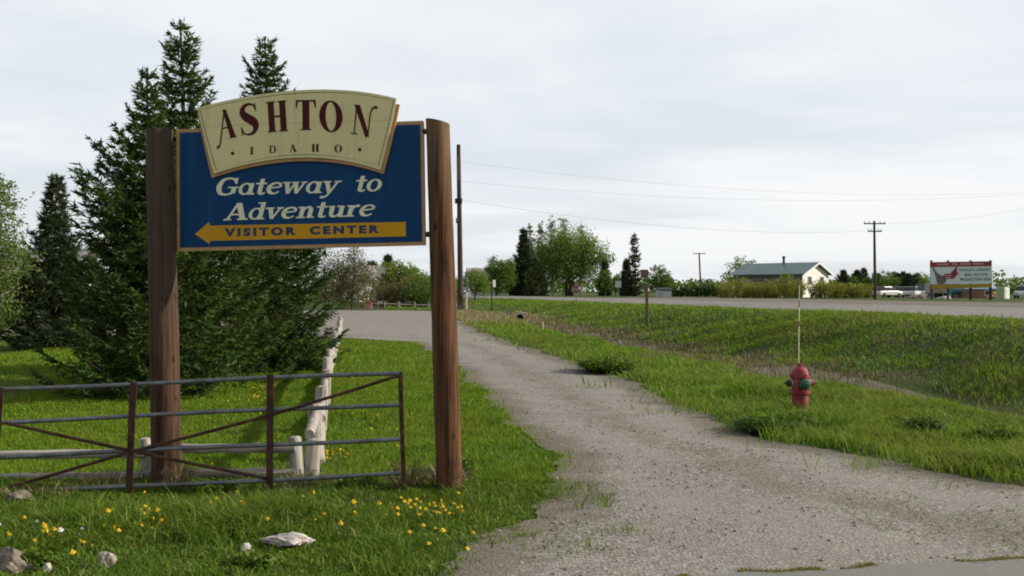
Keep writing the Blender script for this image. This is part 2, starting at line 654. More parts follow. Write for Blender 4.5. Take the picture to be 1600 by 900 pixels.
# the gravel drive: left and right edge read off the photo, as world points
LE = [ground(*p) for p in [(668, 896), (740, 850), (838, 806), (884, 764), (860, 718), (826, 690), (792, 655), (757, 620), (728, 592), (699, 568), (676, 550), (655, 540), (632, 534)]]
RE = [ground(*p) for p in [(1596, 766), (1500, 747), (1400, 724), (1270, 700), (1150, 676), (1100, 652), (1050, 625), (985, 598), (930, 576), (880, 562), (835, 548), (790, 532), (742, 516), (722, 504)]]
le = np.array([(p.y, p.x) for p in LE])
re_ = np.array([(p.y, p.x) for p in RE])
YL = LE[-1].y                       # here the drive swings off to the left
YEND = 64.0
yl = np.concatenate([[2.0, 5.0], le[:, 0], [YL + 1.6, YL + 2.6, YL + 3.2, 80]])
xl = np.concatenate([[-1.9, -1.3], le[:, 1], [-7.0, -14.0, -60, -60]])
yr = np.concatenate([[2.0, 6.0, 7.6], re_[:, 0], [YEND - 2.2, YEND - .6, YEND, 80]])
xr = np.concatenate([[20.0, 14.0, 8.5], re_[:, 1], [-4.6, -7.0, -60, -60]])


def edge_noise(y, k):
    return .10 * np.sin(1.13 * y + k) + .07 * np.sin(2.9 * y + 2 * k + np.sin(y)) + .05 * np.sin(7.7 * y + 3 * k + 2 * np.sin(1.3 * y)) + .03 * np.sin(23 * y + k)


def drive_l(y):
    return np.interp(y, yl, xl) + edge_noise(y, 1.0) * np.interp(y, [6, 12, 40], [1.2, .8, 1.4])


def drive_r(y):
    return np.interp(y, yr, xr) + edge_noise(y, 4.0) * np.interp(y, [6, 12, 40], [.9, .9, 1.4])


rows = np.concatenate([np.arange(2.0, 20, .1), np.arange(20, YEND - .05, .22)])
NU = 40
V = []
for y in rows:
    a, b = drive_l(y), drive_r(y)
    if b < a + .05:
        b = a + .05
    xx = np.linspace(a, b, NU)
    zz = terrain(xx, np.full(NU, y)) + .014
    V.append(np.stack([xx, np.full(NU, y), zz], 1))
V = np.concatenate(V)
dr = raw_mesh('gravel_drive', V, [grid_faces(NU, len(rows))], M_gravel, smooth=True)
dr['kind'] = 'structure'
at_ = dr.data.attributes.new('edge', 'FLOAT', 'POINT')
_e = np.concatenate([np.minimum(np.linspace(0, 1, NU), np.linspace(1, 0, NU)) * max(.05, float(drive_r(y) - drive_l(y))) for y in rows])
at_.data.foreach_set('value', np.clip(_e, 0, 3).astype(np.float32))
at_ = dr.data.attributes.new('across', 'FLOAT', 'POINT')
at_.data.foreach_set('value', np.tile(np.linspace(0, 1, NU), len(rows)).astype(np.float32))


# paved side road under the viewer's feet
def paved_edge(x):
    return 6.38 + (x - 1.02) * .183 + .03 * np.sin(5 * x) + .02 * np.sin(13 * x)


xx = np.arange(-30, 40, .2)
V, n = [], len(xx)
for k in range(9):
    f = k / 8
    yy = -5 * (1 - f) + (paved_edge(xx) - np.where(xx < .6, (.6 - xx) * .12, 0)) * f
    V.append(np.stack([xx, yy, terrain(xx, yy) + .026], 1))
pr = raw_mesh('paved_road', np.concatenate(V), [grid_faces(n, 9)], M_asphalt2, smooth=True)
pr['kind'] = 'structure'

# highway and the dusty apron on its far side
tt = np.concatenate([np.arange(-60, 80, 2.0), np.arange(80, 700, 20.0)])
TD = (-RN[1], RN[0])


def strip(name, s0, s1, mat, dz, ns=8, t=tt):
    V = []
    for k in range(ns):
        s = s0 + (s1 - s0) * k / (ns - 1) if np.isscalar(s0) else s0
        x = R0[0] + RN[0] * s + TD[0] * t
        y = R0[1] + RN[1] * s + TD[1] * t
        V.append(np.stack([x, y, terrain(x, y) + dz], 1))
    o = raw_mesh(name, np.concatenate(V), [grid_faces(len(t), ns)], mat, smooth=True)
    o['kind'] = 'structure'
    return o


strip('highway', 0.0, 13.5, M_asphalt, .02)
strip('gravel_apron', 13.2, 30.0, M_apron, .012, 8, np.arange(-60, 95, 2.0))
M_bed = m_gravel('ditch_bed_soil', (.045, .034, .026), (.085, .066, .05), (.07, .05, .036))
strip('ditch_bed', -8.7, -6.5, M_bed, .012, 14, np.arange(-20, 34, .4))
strip('edge_line', .55, .68, M_white_line, .026, 2)
strip('edge_line', 12.6, 12.73, M_white_line, .026, 2)
strip('centre_line', 6.55, 6.68, M_yellow_line, .026, 2)

# ------------------------------------------------------------------ grass (nobody could count it)


def scatter(n, x0, x1, y0, y1, near_bias=1.0):
    y = y0 + (y1 - y0) * rng.random(n) ** near_bias
    x = x0 + (x1 - x0) * rng.random(n)
    return x, y


def blades(name, x, y, h, w, mat, lean=.5, z=None):
    n = len(x)
    z = terrain(x, y) if z is None else z
    a = rng.random(n) * 2 * np.pi
    b = rng.random(n) * 2 * np.pi
    ln = h * lean * (0.3 + rng.random(n))
    px, py = np.cos(a) * w / 2, np.sin(a) * w / 2
    dx, dy = np.cos(b) * ln, np.sin(b) * ln
    P = np.zeros((n, 5, 3), dtype=np.float32)
    P[:, 0] = np.stack([x - px, y - py, z - .01], 1)
    P[:, 1] = np.stack([x + px, y + py, z - .01], 1)
    P[:, 2] = np.stack([x + px * .8 + dx * .35, y + py * .8 + dy * .35, z + h * .6], 1)
    P[:, 3] = np.stack([x - px * .8 + dx * .35, y - py * .8 + dy * .35, z + h * .6], 1)
    P[:, 4] = np.stack([x + dx, y + dy, z + h * (1 - .25 * lean * rng.random(n))], 1)
    k = np.arange(n) * 5
    quads = np.stack([k, k + 1, k + 2, k + 3], 1)
    tris = np.stack([k + 3, k + 2, k + 4], 1)
    return raw_mesh(name, P.reshape(-1, 3), [quads, tris], mat)


def patch(x, y, k, f=1.0):
    """smooth clumpy field, roughly -1 to 1"""
    return (np.sin(1.3 * f * x + 2.1 * k) * np.sin(1.1 * f * y + k) + .6 * np.sin(2.9 * f * x - 1.7 * f * y + 3 * k)
            + .5 * np.sin(4.7 * f * y + 2.2 * f * x + k)) / 1.6


_tiles = {}


def fbm(x, y, seed, scale, octs=4):
    """value noise, roughly 0 to 1"""
    if seed not in _tiles:
        _tiles[seed] = np.random.default_rng(1000 + seed).random((64, 64))
    T = _tiles[seed]
    out, amp, tot = 0.0, 1.0, 0.0
    for o_ in range(octs):
        u, v = x / scale * 2 ** o_ + 17.3 * o_, y / scale * 2 ** o_ + 5.7 * o_
        i, j = np.floor(u).astype(int), np.floor(v).astype(int)
        f, g = u - i, v - j
        f, g = f * f * (3 - 2 * f), g * g * (3 - 2 * g)
        a, b = T[i % 64, j % 64], T[(i + 1) % 64, j % 64]
        c, d = T[i % 64, (j + 1) % 64], T[(i + 1) % 64, (j + 1) % 64]
        out = out + amp * ((a * (1 - f) + b * f) * (1 - g) + (c * (1 - f) + d * f) * g)
        tot += amp
        amp *= .55
    return np.clip((out / tot - .5) * 1.9 + .5, 0, 1)


def off_drive(x, y, soft=.25):
    j = rng.normal(0, soft, len(x))
    return (x < drive_l(y) + j) | (x > drive_r(y) + j)


def px_width(y, px=1.0):
    return y * px / 960.0


def join(*parts):
    return tuple(np.concatenate(q) for q in zip(*parts))


FENCE_X = lambda y: np.interp(y, [9.6, 42], [-2.02, -7.3])

# mown lawn behind the gate and along the drive
x, y = join(scatter(150000, -9, 1.2, 9.6, 20, 1.35), scatter(110000, -15, 0, 20, 44, 1.2), scatter(60000, -34, -8, 18, 60, 1.2))
k = (x < drive_l(y) + rng.normal(0, .12, len(x))) & (x > -1.0 * y) & ((y > 9.75) | (x > -1.9)) & (rng.random(len(x)) < .45 + .9 * fbm(x, y, 3, 1.1))
x, y = x[k], y[k]
h = .035 + .03 * rng.random(len(x)) + .075 * fbm(x, y, 1, 1.3) ** 2
o = blades('lawn_grass', x, y, h, np.maximum(.007, px_width(y, .9)), M_turf_leaf, .7)
tag(o, 'short bright green mown lawn behind the gate and along the drive', 'grass', kind='stuff')

# unmown weedy verge in front of and around the gate
x, y = scatter(190000, -6.0, 1.6, 6.0, 11.0, 1.1)
pt = fbm(x, y, 4, .75) * 2 - 1
edge = 9.0 + .25 * np.sin(2 * x)
band = 1 - ss(edge, edge + .8, y)
front = ss(6.15, 7.1, y + .28 * pt)
bare = np.maximum(ss(.45, .62, fbm(x, y, 5, 1.0)) * (1 - ss(6.5, 7.5, y)), .9 * ss(.62, .75, fbm(x, y, 5, 1.0)))
k = (x < drive_l(y) + rng.normal(0, .12, len(x)) + 1.5 * ss(.52, .8, fbm(x, y, 12, .55)) - .25) & (rng.random(len(x)) < band * (0.15 + .85 * front) * (1 - .9 * bare)) & (y > paved_edge(x) - .1)
# thinner and drier where the verge runs out towards the drive
dl = drive_l(y) - x
k &= rng.random(len(x)) < np.clip(.34 + dl * .7 + .5 * (fbm(x, y, 13, .4) - .5), .07, 1)
x, y, pt, dl = x[k], y[k], pt[k], dl[k]
h = (.045 + .06 * rng.random(len(x)) + .20 * np.clip(pt * .5 + .5, 0, 1) ** 2.2 + .12 * (rng.random(len(x)) < .04)) * np.clip(.45 + .55 * dl, .4, 1) * (.6 + .4 * ss(6.5, 8.0, y)) * (1 - .6 * ss(7.8, 8.5, y) * (x < -.6))
o = blades('verge_grass', x, y, h, .007 + .006 * rng.random(len(x)), M_long_leaf, 1.0)
tag(o, 'long weedy grass in front of the gate and log posts', 'grass', kind='stuff')

# clover and seedlings close to the soil of the verge
x, y = scatter(150000, -6.0, 1.4, 6.1, 9.6, 1.0)
k = (x < drive_l(y) + rng.normal(-.1, .2, len(x))) & (y > paved_edge(x) - .05) & (rng.random(len(x)) < .15 + 1.1 * fbm(x, y, 40, .5))
x, y = x[k], y[k]
# ... and the few that creep along the crown of the drive
x2, y2 = scatter(60000, -1, 6, 7, 24, 1.2)
u2 = (x2 - drive_l(y2)) / (drive_r(y2) - drive_l(y2))
k = (np.abs(u2 - .5) < .16) & (fbm(x2, y2, 41, 1.1) > .60) & (fbm(x2, y2, 42, .3) > .45) & (rng.random(len(x2)) < .5)
x, y = join((x, y), (x2[k], y2[k]))
o = blades('ground_cover', x, y, .018 + .022 * rng.random(len(x)), .008 + .008 * rng.random(len(x)), M_long_leaf, 1.3)
tag(o, 'low clover and seedlings covering the soil of the verge', 'ground cover', kind='stuff')

# right-hand verge, ditch sides and highway bank
x, y = join(scatter(90000, .5, 9, 8.6, 20, 1.2), scatter(130000, -3, 17, 10, 40, 1.3), scatter(125000, -9, 15, 34, 105, 1.2))
s = road_s(x, y)
pt = fbm(x, y, 6, 2.2) * 2 - 1
ditch = ss(-9.9, -9.0, s + .4 * pt) * (1 - ss(-6.4, -5.0, s + .9 * pt))
k = (x > drive_r(y) + rng.normal(0, .16, len(x)) - 1.3 * ss(.55, .85, fbm(x, y, 14, .7)) + .2) & (s < -.35 + .25 * pt) & (rng.random(len(x)) > ditch * ss(.02, .30, fbm(x, y, 11, 1.6)))
k &= rng.random(len(x)) < np.clip(.34 + (x - drive_r(y)) * .9, .10, 1)
k &= ~((rng.random(len(x)) < .93 * ss(44, 50, y + 2.5 * pt) * (1 - ss(-.5, 2.5, x + 1.2 * pt)) * (1 - ss(66, 69, y))))
x, y, s, pt = x[k], y[k], s[k], pt[k]
k = rng.random(len(x)) < .35 + 1.1 * fbm(x, y, 8, .9)
x, y, s, pt = x[k], y[k], s[k], pt[k]
h = .06 + .07 * rng.random(len(x)) + np.interp(y, [10, 22, 40], [.24, .15, .12]) * (1 - .75 * ss(-3.2, -1.4, s)) * np.clip(pt * .5 + .5, 0, 1) ** 2.5 * (.5 + fbm(x, y, 9, .6)) + .10 * (rng.random(len(x)) < .03)
o = blades('bank_grass', x, y, h, np.maximum(.009, px_width(y, 1.0)), M_bank_leaf, .95)
tag(o, 'rough green grass over the ditch sides and highway bank', 'grass', kind='stuff')

# dead stalks: in the ditch, on the dry patch at its far end, and at the foot of gate and posts
x1, y1 = scatter(110000, -2, 17, 12, 62, 1.1)
s = road_s(x1, y1)
k = (np.abs(s + 7.5) < 1.9 + .8 * patch(x1, y1, 5.0)) & (rng.random(len(x1)) < .25 + 1.1 * fbm(x1, y1, 34, .8))
x1, y1 = x1[k], y1[k]
x2, y2 = scatter(60000, -5, 3, 40, 68)
k2 = (x2 > drive_r(y2) + .1) & (rng.random(len(x2)) < ss(45, 51, y2 + 2 * patch(x2, y2, 4.1, .8)) * (1 - ss(-.5, 2.5, x2 + 1.2 * patch(x2, y2, 4.1, .8))) * (1 - ss(66, 69, y2)))
x2, y2 = x2[k2], y2[k2]
x3, y3 = scatter(2600, -5.4, -.3, 8.5, 9.6)
k3 = patch(x3, y3, 7.7, 2.2) > .45
x3, y3 = x3[k3], y3[k3]
x4, y4 = scatter(30000, .5, 12, 9, 34)
k4 = (x4 > drive_r(y4) + .1) & (road_s(x4, y4) < -1.5) & (fbm(x4, y4, 33, 1.7) * rng.random(len(x4)) > .42)
x4, y4 = x4[k4], y4[k4]
M_straw_leaf = leafmat('straw_blades', [(.24, .18, .10), (.36, .28, .16), (.44, .36, .22), (.20, .19, .08)], .3)
o = blades('straw_grass', x2, y2, .05 + .10 * rng.random(len(x2)), px_width(y2, 1.0), M_straw_leaf, 1.0)
tag(o, 'pale straw coloured grass at the far bend of the drive beside the tall utility pole', 'dry grass', kind='stuff')
x, y = join((x1, y1), (x3, y3), (x4, y4))
h = (.08 + .14 * rng.random(len(x))) * np.where(y > 50, .7, 1.0)
o = blades('dry_grass', x, y, h, np.maximum(.006, px_width(y, .7)), M_dry_leaf, 1.0)
tag(o, 'brown and straw coloured dead grass along the ditch bottom and in the verge', 'dry grass', kind='stuff')

# yellow moss and low weeds along the joint between gravel and paving
x = 1.0 + 5.5 * rng.random(9000)
y = paved_edge(x) + rng.normal(0, .028, len(x)) + .03
k = fbm(x, y, 30, .5) > .42
x, y = x[k], y[k]
M_moss_leaf = leafmat('moss_tips', [(.20, .17, .03), (.28, .23, .045), (.16, .16, .035), (.24, .18, .07)], .2)
o = blades('edge_moss', x, y, .004 + .010 * rng.random(len(x)), np.full(len(x), .006), M_moss_leaf, .9, terrain(x, y) + .02)
tag(o, 'yellowish moss and tiny weeds along the paved edge at the bottom right', 'moss', kind='stuff')

# loose stones lying on the drive
n = 22000
y = 6.0 + 26 * rng.random(n) ** 1.9
x = drive_l(y) + (drive_r(y) - drive_l(y)) * rng.random(n)
k = (np.abs(x) < .62 * y) & (y > paved_edge(x)) & (rng.random(len(x)) < fbm(x, y, 21, .8) ** 2 * 1.6)
x, y = x[k], y[k]
n = len(x)
r = .004 + .016 * rng.random(n) ** 6
octa = np.array([(1, 0, 0), (-1, 0, 0), (0, 1, 0), (0, -1, 0), (0, 0, .7), (0, 0, -.5)], dtype=np.float32)
P = octa[None] * r[:, None, None] * (0.6 + .7 * rng.random((n, 6, 1)))
ang = rng.random(n) * 6.28
ca, sa = np.cos(ang)[:, None], np.sin(ang)[:, None]
P = np.stack([P[..., 0] * ca - P[..., 1] * sa, P[..., 0] * sa + P[..., 1] * ca, P[..., 2]], 2)
P += np.stack([x, y, terrain(x, y) + .016 + r * .3], 1)[:, None]
fc = np.array([(0, 2, 4), (2, 1, 4), (1, 3, 4), (3, 0, 4), (2, 0, 5), (1, 2, 5), (3, 1, 5), (0, 3, 5)])
fa = (fc[None] + (np.arange(n) * 6)[:, None, None]).reshape(-1, 3)


def m_pebbles():
    m, t = newmat('pebbles')
    g = t.n('ShaderNodeNewGeometry')
    cr = t.n('ShaderNodeValToRGB', Fac=g.outputs['Random Per Island'])
    e = cr.color_ramp.elements
    e[0].color = (.22, .20, .175, 1)
    e[1].color = (.42, .39, .35, 1)
    e.new(.75).color = (.24, .215, .185, 1)
    finish(t, cr.outputs[0], .9, spec=.2)
    return m


o = raw_mesh('loose_gravel', P.reshape(-1, 3), [fa], m_pebbles())
tag(o, 'loose grey pebbles strewn over the gravel drive', 'gravel', kind='stuff')

# ------------------------------------------------------------------ trees


def tri_cards(base, dirs, length, width):
    """slender triangles from base along dirs; arrays"""
    n = len(base)
    r = rng.normal(size=(n, 3))
    side = np.cross(dirs, r)
    side /= np.linalg.norm(side, axis=1, keepdims=True) + 1e-9
    a = base - side * (width / 2)[:, None]
    b = base + side * (width / 2)[:, None]
    c = base + dirs * length[:, None]
    m = base + dirs * (length * .5)[:, None]
    return np.stack([a, b, c], 1)


def spruce(name, apex, base, R, label, prof, seed, levels=40, mat=None, dens=1.0, group=None, card=1.0, bare=0.0):
    global rng
    rng = np.random.default_rng(seed)
    base = Vector(base)
    H = apex.z - base.z
    root = thing(name, base, label, 'spruce tree', group)
    lean = Vector((apex.x - base.x, apex.y - base.y, 0))
    axisp = lambda t: base + lean * t + Vector((0, 0, H * t))
    MB().tube([axisp(t) - Vector((0, 0, .1 if t == 0 else 0)) for t in (0, .2, .5, .8, 1)], [H * .022, H * .017, H * .011, H * .005, .006], 8).build('trunk', M_bark, root, True)
    pt, pr = [p[0] for p in prof], [p[1] for p in prof]
    tris = []
    br = MB()
    for L in range(levels):
        t = .035 + .96 * (L + rng.uniform(-.3, .3)) / levels
        t = min(max(t, .03), .992)
        r = R * np.interp(t, pt, pr)
        nb = int((9 if t < .75 else 7) * (1 if t < .93 else .7))
        a0 = rng.uniform(0, 6.28)
        for q in range(nb):
            if rng.random() < bare:
                continue
            a = a0 + 6.283 * q / nb + rng.uniform(-.3, .3)
            ln = r * rng.uniform(.66, 1.12) * (1 + .16 * math.sin(L * 2.4)) + .05
            out = np.array([math.cos(a), math.sin(a), 0])
            rise = np.interp(t, [0, .3, .6, .85, 1], [-.30, -.14, .10, .55, 1.3]) + rng.uniform(-.1, .1)
            p0 = np.array(axisp(t))
            u = np.linspace(0, 1, 9)
            # droop in the middle, tip turned up
            zz = rise * u + .34 * u ** 3 - .18 * np.sin(u * np.pi)
            pts = p0 + np.outer(u, out) * ln
            pts[:, 2] += zz * ln * .75
            if ln > .3:
                br.tube([tuple(p) for p in pts[::4]], [.012 + .008 * ln, .008, .003], 4, False)
            nt = max(4, int(ln / .055 * dens))
            uu = np.sort(.10 + .90 * rng.random(nt))
            P = np.stack([np.interp(uu, u, pts[:, i]) for i in range(3)], 1)
            T = np.stack([np.gradient(pts[:, i], u) for i in range(3)], 1)
            T = np.stack([np.interp(uu, u, T[:, i]) for i in range(3)], 1)
            T /= np.linalg.norm(T, axis=1, keepdims=True) + 1e-9
            sidev = np.cross(T, [0, 0, 1.0])
            sidev /= np.linalg.norm(sidev, axis=1, keepdims=True) + 1e-9
            sg = np.where(rng.random(nt) < .5, 1, -1)[:, None]
            td = T * .75 + sidev * sg * .8 + np.array([0, 0, -.22]) + rng.normal(0, .12, (nt, 3))
            td /= np.linalg.norm(td, axis=1, keepdims=True)
            tl = (.32 * ln * (1.05 - uu) + .07) * rng.uniform(.7, 1.2, nt)
            m = 6
            w = np.linspace(0.0, 1, m)
            B = (P[:, None] + td[:, None] * (tl[:, None] * w)[..., None]).reshape(-1, 3)
            D = (td[:, None] + rng.normal(0, .42, (nt, m, 3))).reshape(-1, 3)
            D /= np.linalg.norm(D, axis=1, keepdims=True)
            nn = len(B)
            tris.append(tri_cards(B, D, rng.uniform(.08, .16, nn) * card, rng.uniform(.026, .048, nn) * card))
            # needles on the branch itself
            nb2 = max(4, int(ln / .03 * dens))
            u2 = rng.random(nb2)
            B = np.stack([np.interp(u2, u, pts[:, i]) for i in range(3)], 1)
            D = np.stack([np.interp(u2, uu, T[:, i]) for i in range(3)], 1) + rng.normal(0, .5, (nb2, 3))
            D /= np.linalg.norm(D, axis=1, keepdims=True)
            tris.append(tri_cards(B, D, rng.uniform(.06, .12, nb2) * card, rng.uniform(.02, .032, nb2) * card))
    # leader
    nb2 = int(60 * dens)
    B = np.array(axisp(1.0)) - np.outer(rng.random(nb2) * .06 * H, [0, 0, 1])
    D = rng.normal(0, .45, (nb2, 3)) + np.array([0, 0, .9])
    D /= np.linalg.norm(D, axis=1, keepdims=True)
    tris.append(tri_cards(B, D, rng.uniform(.06, .12, nb2) * card, rng.uniform(.02, .03, nb2) * card))
    T = np.concatenate(tris)
    n = len(T)
    raw_mesh('crown', T.reshape(-1, 3), [np.arange(n * 3).reshape(-1, 3)], mat or M_needle, root)
    if br.v:
        br.build('branches', M_bark, root, False, recalc=False)
    return root


P1 = [(0, .92), (.08, 1.0), (.3, .95), (.58, .80), (.70, .50), (.80, .22), (.90, .10), (1, .02)]
P2 = [(0, .9), (.1, 1.0), (.4, .82), (.58, .50), (.70, .27), (.82, .22), (.92, .12), (1, .02)]
g1 = stand(232, 17.8)
spruce('spruce_tree', at(230, 108, 17.9), g1, 1.55, 'broad dark spruce with twin-like spire behind the weathered left sign post', P1, 11, 32, dens=1.7)
P3 = [(0, .88), (.08, 1.0), (.3, .95), (.58, .84), (.70, .60), (.80, .34), (.90, .20), (1, .03)]
g2 = stand(300, 19.8)
spruce('spruce_tree', at(282, 34, 19.6), g2, 2.0, 'tallest spruce with its pointed top rising left of the cream sign plate', P2, 12, 36, dens=1.5)
g3 = stand(428, 22.8)
spruce('spruce_tree', at(414, 58, 22.8), g3, 1.55, 'dark spruce behind the blue sign board whose tip shows above the cream plate', P3, 13, 36, dens=1.7)
g4 = stand(82, 31)
spruce('spruce_tree', at(88, 274, 31), g4, 1.45, 'smaller bluish spruce standing alone at the left edge of the lawn', P2, 14, 44, M_needle2, .8, card=1.4)


def leaf_cards(P, size, flat=0.0, down=0.0):
    n = len(P)
    a = rng.normal(size=(n, 3))
    a[:, 2] = a[:, 2] * (1 - flat) - down * 1.5
    a /= np.linalg.norm(a, axis=1, keepdims=True)
    b = np.cross(a, rng.normal(size=(n, 3)))
    b /= np.linalg.norm(b, axis=1, keepdims=True)
    s = size * rng.uniform(.6, 1.25, n)
    a, b = a * s[:, None], b * (s * .55)[:, None]
    return np.stack([P - a * .5, P + b * .5, P + a * .6, P - b * .5], 1)


def broadleaf(name, base, H, lobes, label, mat, n, size, seed, trunk_r=.15, bark=None, gap=.1, down=0.0, cat='tree', stems=1, group=None, shell=2.2):
    """trunk with limbs to each lobe; leaves gathered in sprays inside the lobes. lobes: (dx, dy, z fraction centre, rx, rz) in metres"""
    global rng
    rng = np.random.default_rng(seed)
    base = Vector(base)
    root = thing(name, base, label, cat, group)
    tb = MB()
    zlow = min(l[2] * H for l in lobes)
    fork = max(.25 * H * .6, min(.35 * H, zlow * .6))
    for k in range(stems):
        dx = rng.uniform(-.5, .5) * trunk_r * 5 * (stems > 1)
        tb.tube([base + Vector((dx, 0, -.1)), base + Vector((dx * 1.3, 0, fork * .5)), base + Vector((dx * 1.7, 0, fork))], [trunk_r, trunk_r * .8, trunk_r * .65], 8)
    for l in lobes:
        tip = base + Vector((l[0], l[1], l[2] * H + l[4] * .55))
        st = base + Vector((0, 0, fork * rng.uniform(.75, 1)))
        mid = st.lerp(tip, .5) + Vector((rng.uniform(-.3, .3) * l[3], 0, rng.uniform(-.1, .15) * H * .2))
        tb.tube([st, mid, tip], [trunk_r * .5, trunk_r * .32, trunk_r * .06], 6)
        for q in range(5):
            d = Vector(rng.normal(size=3))
            d.z = abs(d.z) * .7
            d.normalize()
            e = base + Vector((l[0], l[1], l[2] * H)) + Vector((d.x * l[3], d.y * l[3], d.z * l[4])) * .9
            m2 = mid.lerp(tip, rng.uniform(0, .8))
            tb.tube([m2, m2.lerp(e, .5) + Vector((0, 0, .03 * H)), e], [trunk_r * .2, trunk_r * .12, trunk_r * .03], 5, False)
    tb.build('trunk', bark or M_bark, root, True, recalc=False)
    if cat == 'shrub':
        lobes = list(lobes) + [(0, 0, .2, lobes[0][3] * 1.15, H * .22)]
    vol = np.array([l[3] ** 2 * l[4] for l in lobes]) ** .8
    vol /= vol.sum()
    out = []
    for l, v in zip(lobes, vol):
        ns = max(6, int(n * v / 14))
        d = rng.normal(size=(ns, 3))
        d /= np.linalg.norm(d, axis=1, keepdims=True)
        rad = rng.random(ns) ** (1 / shell)
        c = np.array(base) + np.array([l[0], l[1], l[2] * H]) + d * rad[:, None] * np.array([l[3], l[3], l[4]])
        f = np.sin(c[:, 0] * 3.1 / l[3] + seed) + np.sin(c[:, 2] * 3.7 / l[4] + 2 * seed) + np.sin(c[:, 1] * 2.9 / l[3])
        c = c[(f > -3 + 6 * gap) | (rng.random(len(c)) < .25)]
        spread = min(l[3], l[4]) * .17
        P = c[:, None] + rng.normal(0, 1, (len(c), 14, 3)) * spread * np.array([1, 1, .8 + 1.2 * down])
        P = P.reshape(-1, 3)
        P = P[P[:, 2] > base.z + .05]
        out.append(leaf_cards(P, size, down=down))
    Q = np.concatenate(out)
    raw_mesh('crown', Q.reshape(-1, 3), [np.arange(len(Q) * 4).reshape(-1, 4)], mat, root)
    return root


M_l_pale = leafmat('pale_aspen_leaves', [(.09, .14, .035), (.13, .18, .05), (.18, .23, .075)], .4)
M_l_lime = leafmat('lime_leaves', [(.10, .15, .02), (.14, .20, .028), (.19, .24, .04)], .4)
M_l_mid = leafmat('mid_green_leaves', [(0.06, 0.106, 0.022), (0.09, 0.152, 0.03), (0.138, 0.206, 0.043)], .35)
M_l_dark = leafmat('dark_green_leaves', [(0.022, 0.043, 0.014), (0.036, 0.067, 0.019), (0.06, 0.102, 0.029)], .25)
M_l_willow = leafmat('willow_leaves', [(0.12, 0.18, 0.036), (0.168, 0.24, 0.046), (0.228, 0.294, 0.066)], .4)
M_l_brown = leafmat('budding_brown_twigs', [(.10, .075, .04), (.15, .11, .055), (.16, .15, .06), (.09, .10, .035)], .3)
M_l_grey = leafmat('grey_bare_twigs', [(.14, .125, .11), (.20, .18, .16), (.26, .23, .2)], .1)
M_l_gold = leafmat('yellow_willow_shoots', [(0.196, 0.189, 0.028), (0.266, 0.252, 0.036), (0.168, 0.21, 0.042), (0.336, 0.294, 0.07)], .35)
M_l_poplar = leafmat('pale_poplar_leaves', [(0.187, 0.22, 0.11), (0.242, 0.275, 0.143), (0.308, 0.33, 0.187)], .35)

# left edge of the lawn
b = stand(-16, 29)
broadleaf('aspen_tree', b, 5.2, [(-.1, 0, .80, 1.0, 1.15), (-.6, .2, .55, 1.2, 1.1), (.5, -.1, .58, .85, 1.1), (.15, .3, .92, .55, .7), (.1, .4, .32, 1.0, .8)], 'pale green airy aspen at the far left edge of the lawn', M_l_pale, 11500, .11, 21, .10, M_bark_pale, .32)
b = stand(60, 36)
broadleaf('leafy_shrub', b, 3.0, [(0, 0, .55, 1.3, 1.2), (.6, .2, .35, 1.0, .9), (-.9, .2, .4, 1.1, 1.0)], 'bright green leafy shrub between the aspen and the small spruce', M_l_lime, 6500, .14, 22, .06, None, .2, cat='shrub')
b = stand(-40, 40)
broadleaf('leafy_shrub', b, 3.4, [(0, 0, .5, 1.8, 1.5), (1.4, .3, .4, 1.3, 1.2)], 'mid green shrub behind the aspen at the left edge', M_l_mid, 6500, .15, 23, .06, None, .2, cat='shrub')
b = stand(112, 47)
broadleaf('leafy_shrub', b, 3.4, [(0, 0, .4, 2.2, 1.3), (2.2, .3, .35, 1.8, 1.2), (-2, .2, .35, 1.8, 1.2)], 'low dark shrub in the shade behind the small spruce', M_l_dark, 8000, .17, 24, .06, None, .1, cat='shrub')
b = stand(140, 52)
broadleaf('bare_tree', b, 4.9, [(0, 0, .62, 1.5, 1.6), (-1.2, 0, .5, 1.3, 1.3), (.9, 0, .78, 1.0, 1.0)], 'grey leafless tree seen between the small spruce and the broad spruce', M_l_grey, 3200, .12, 25, .10, M_bark_pale, .4)
b = stand(20, 62)
hr = thing('white_house', b, 'white house glimpsed through the trees at the far left', 'house')
M_white_wall = paint('white_wall_paint', (.70, .69, .66), .7, .06, 1.5)
M_roof_grey = paint('grey_roof_shingle', (.23, .22, .225), .85, .2, 3)
M_glass = paint('dark_window_glass', (.03, .035, .04), .15, .2, 2, spec=.6)


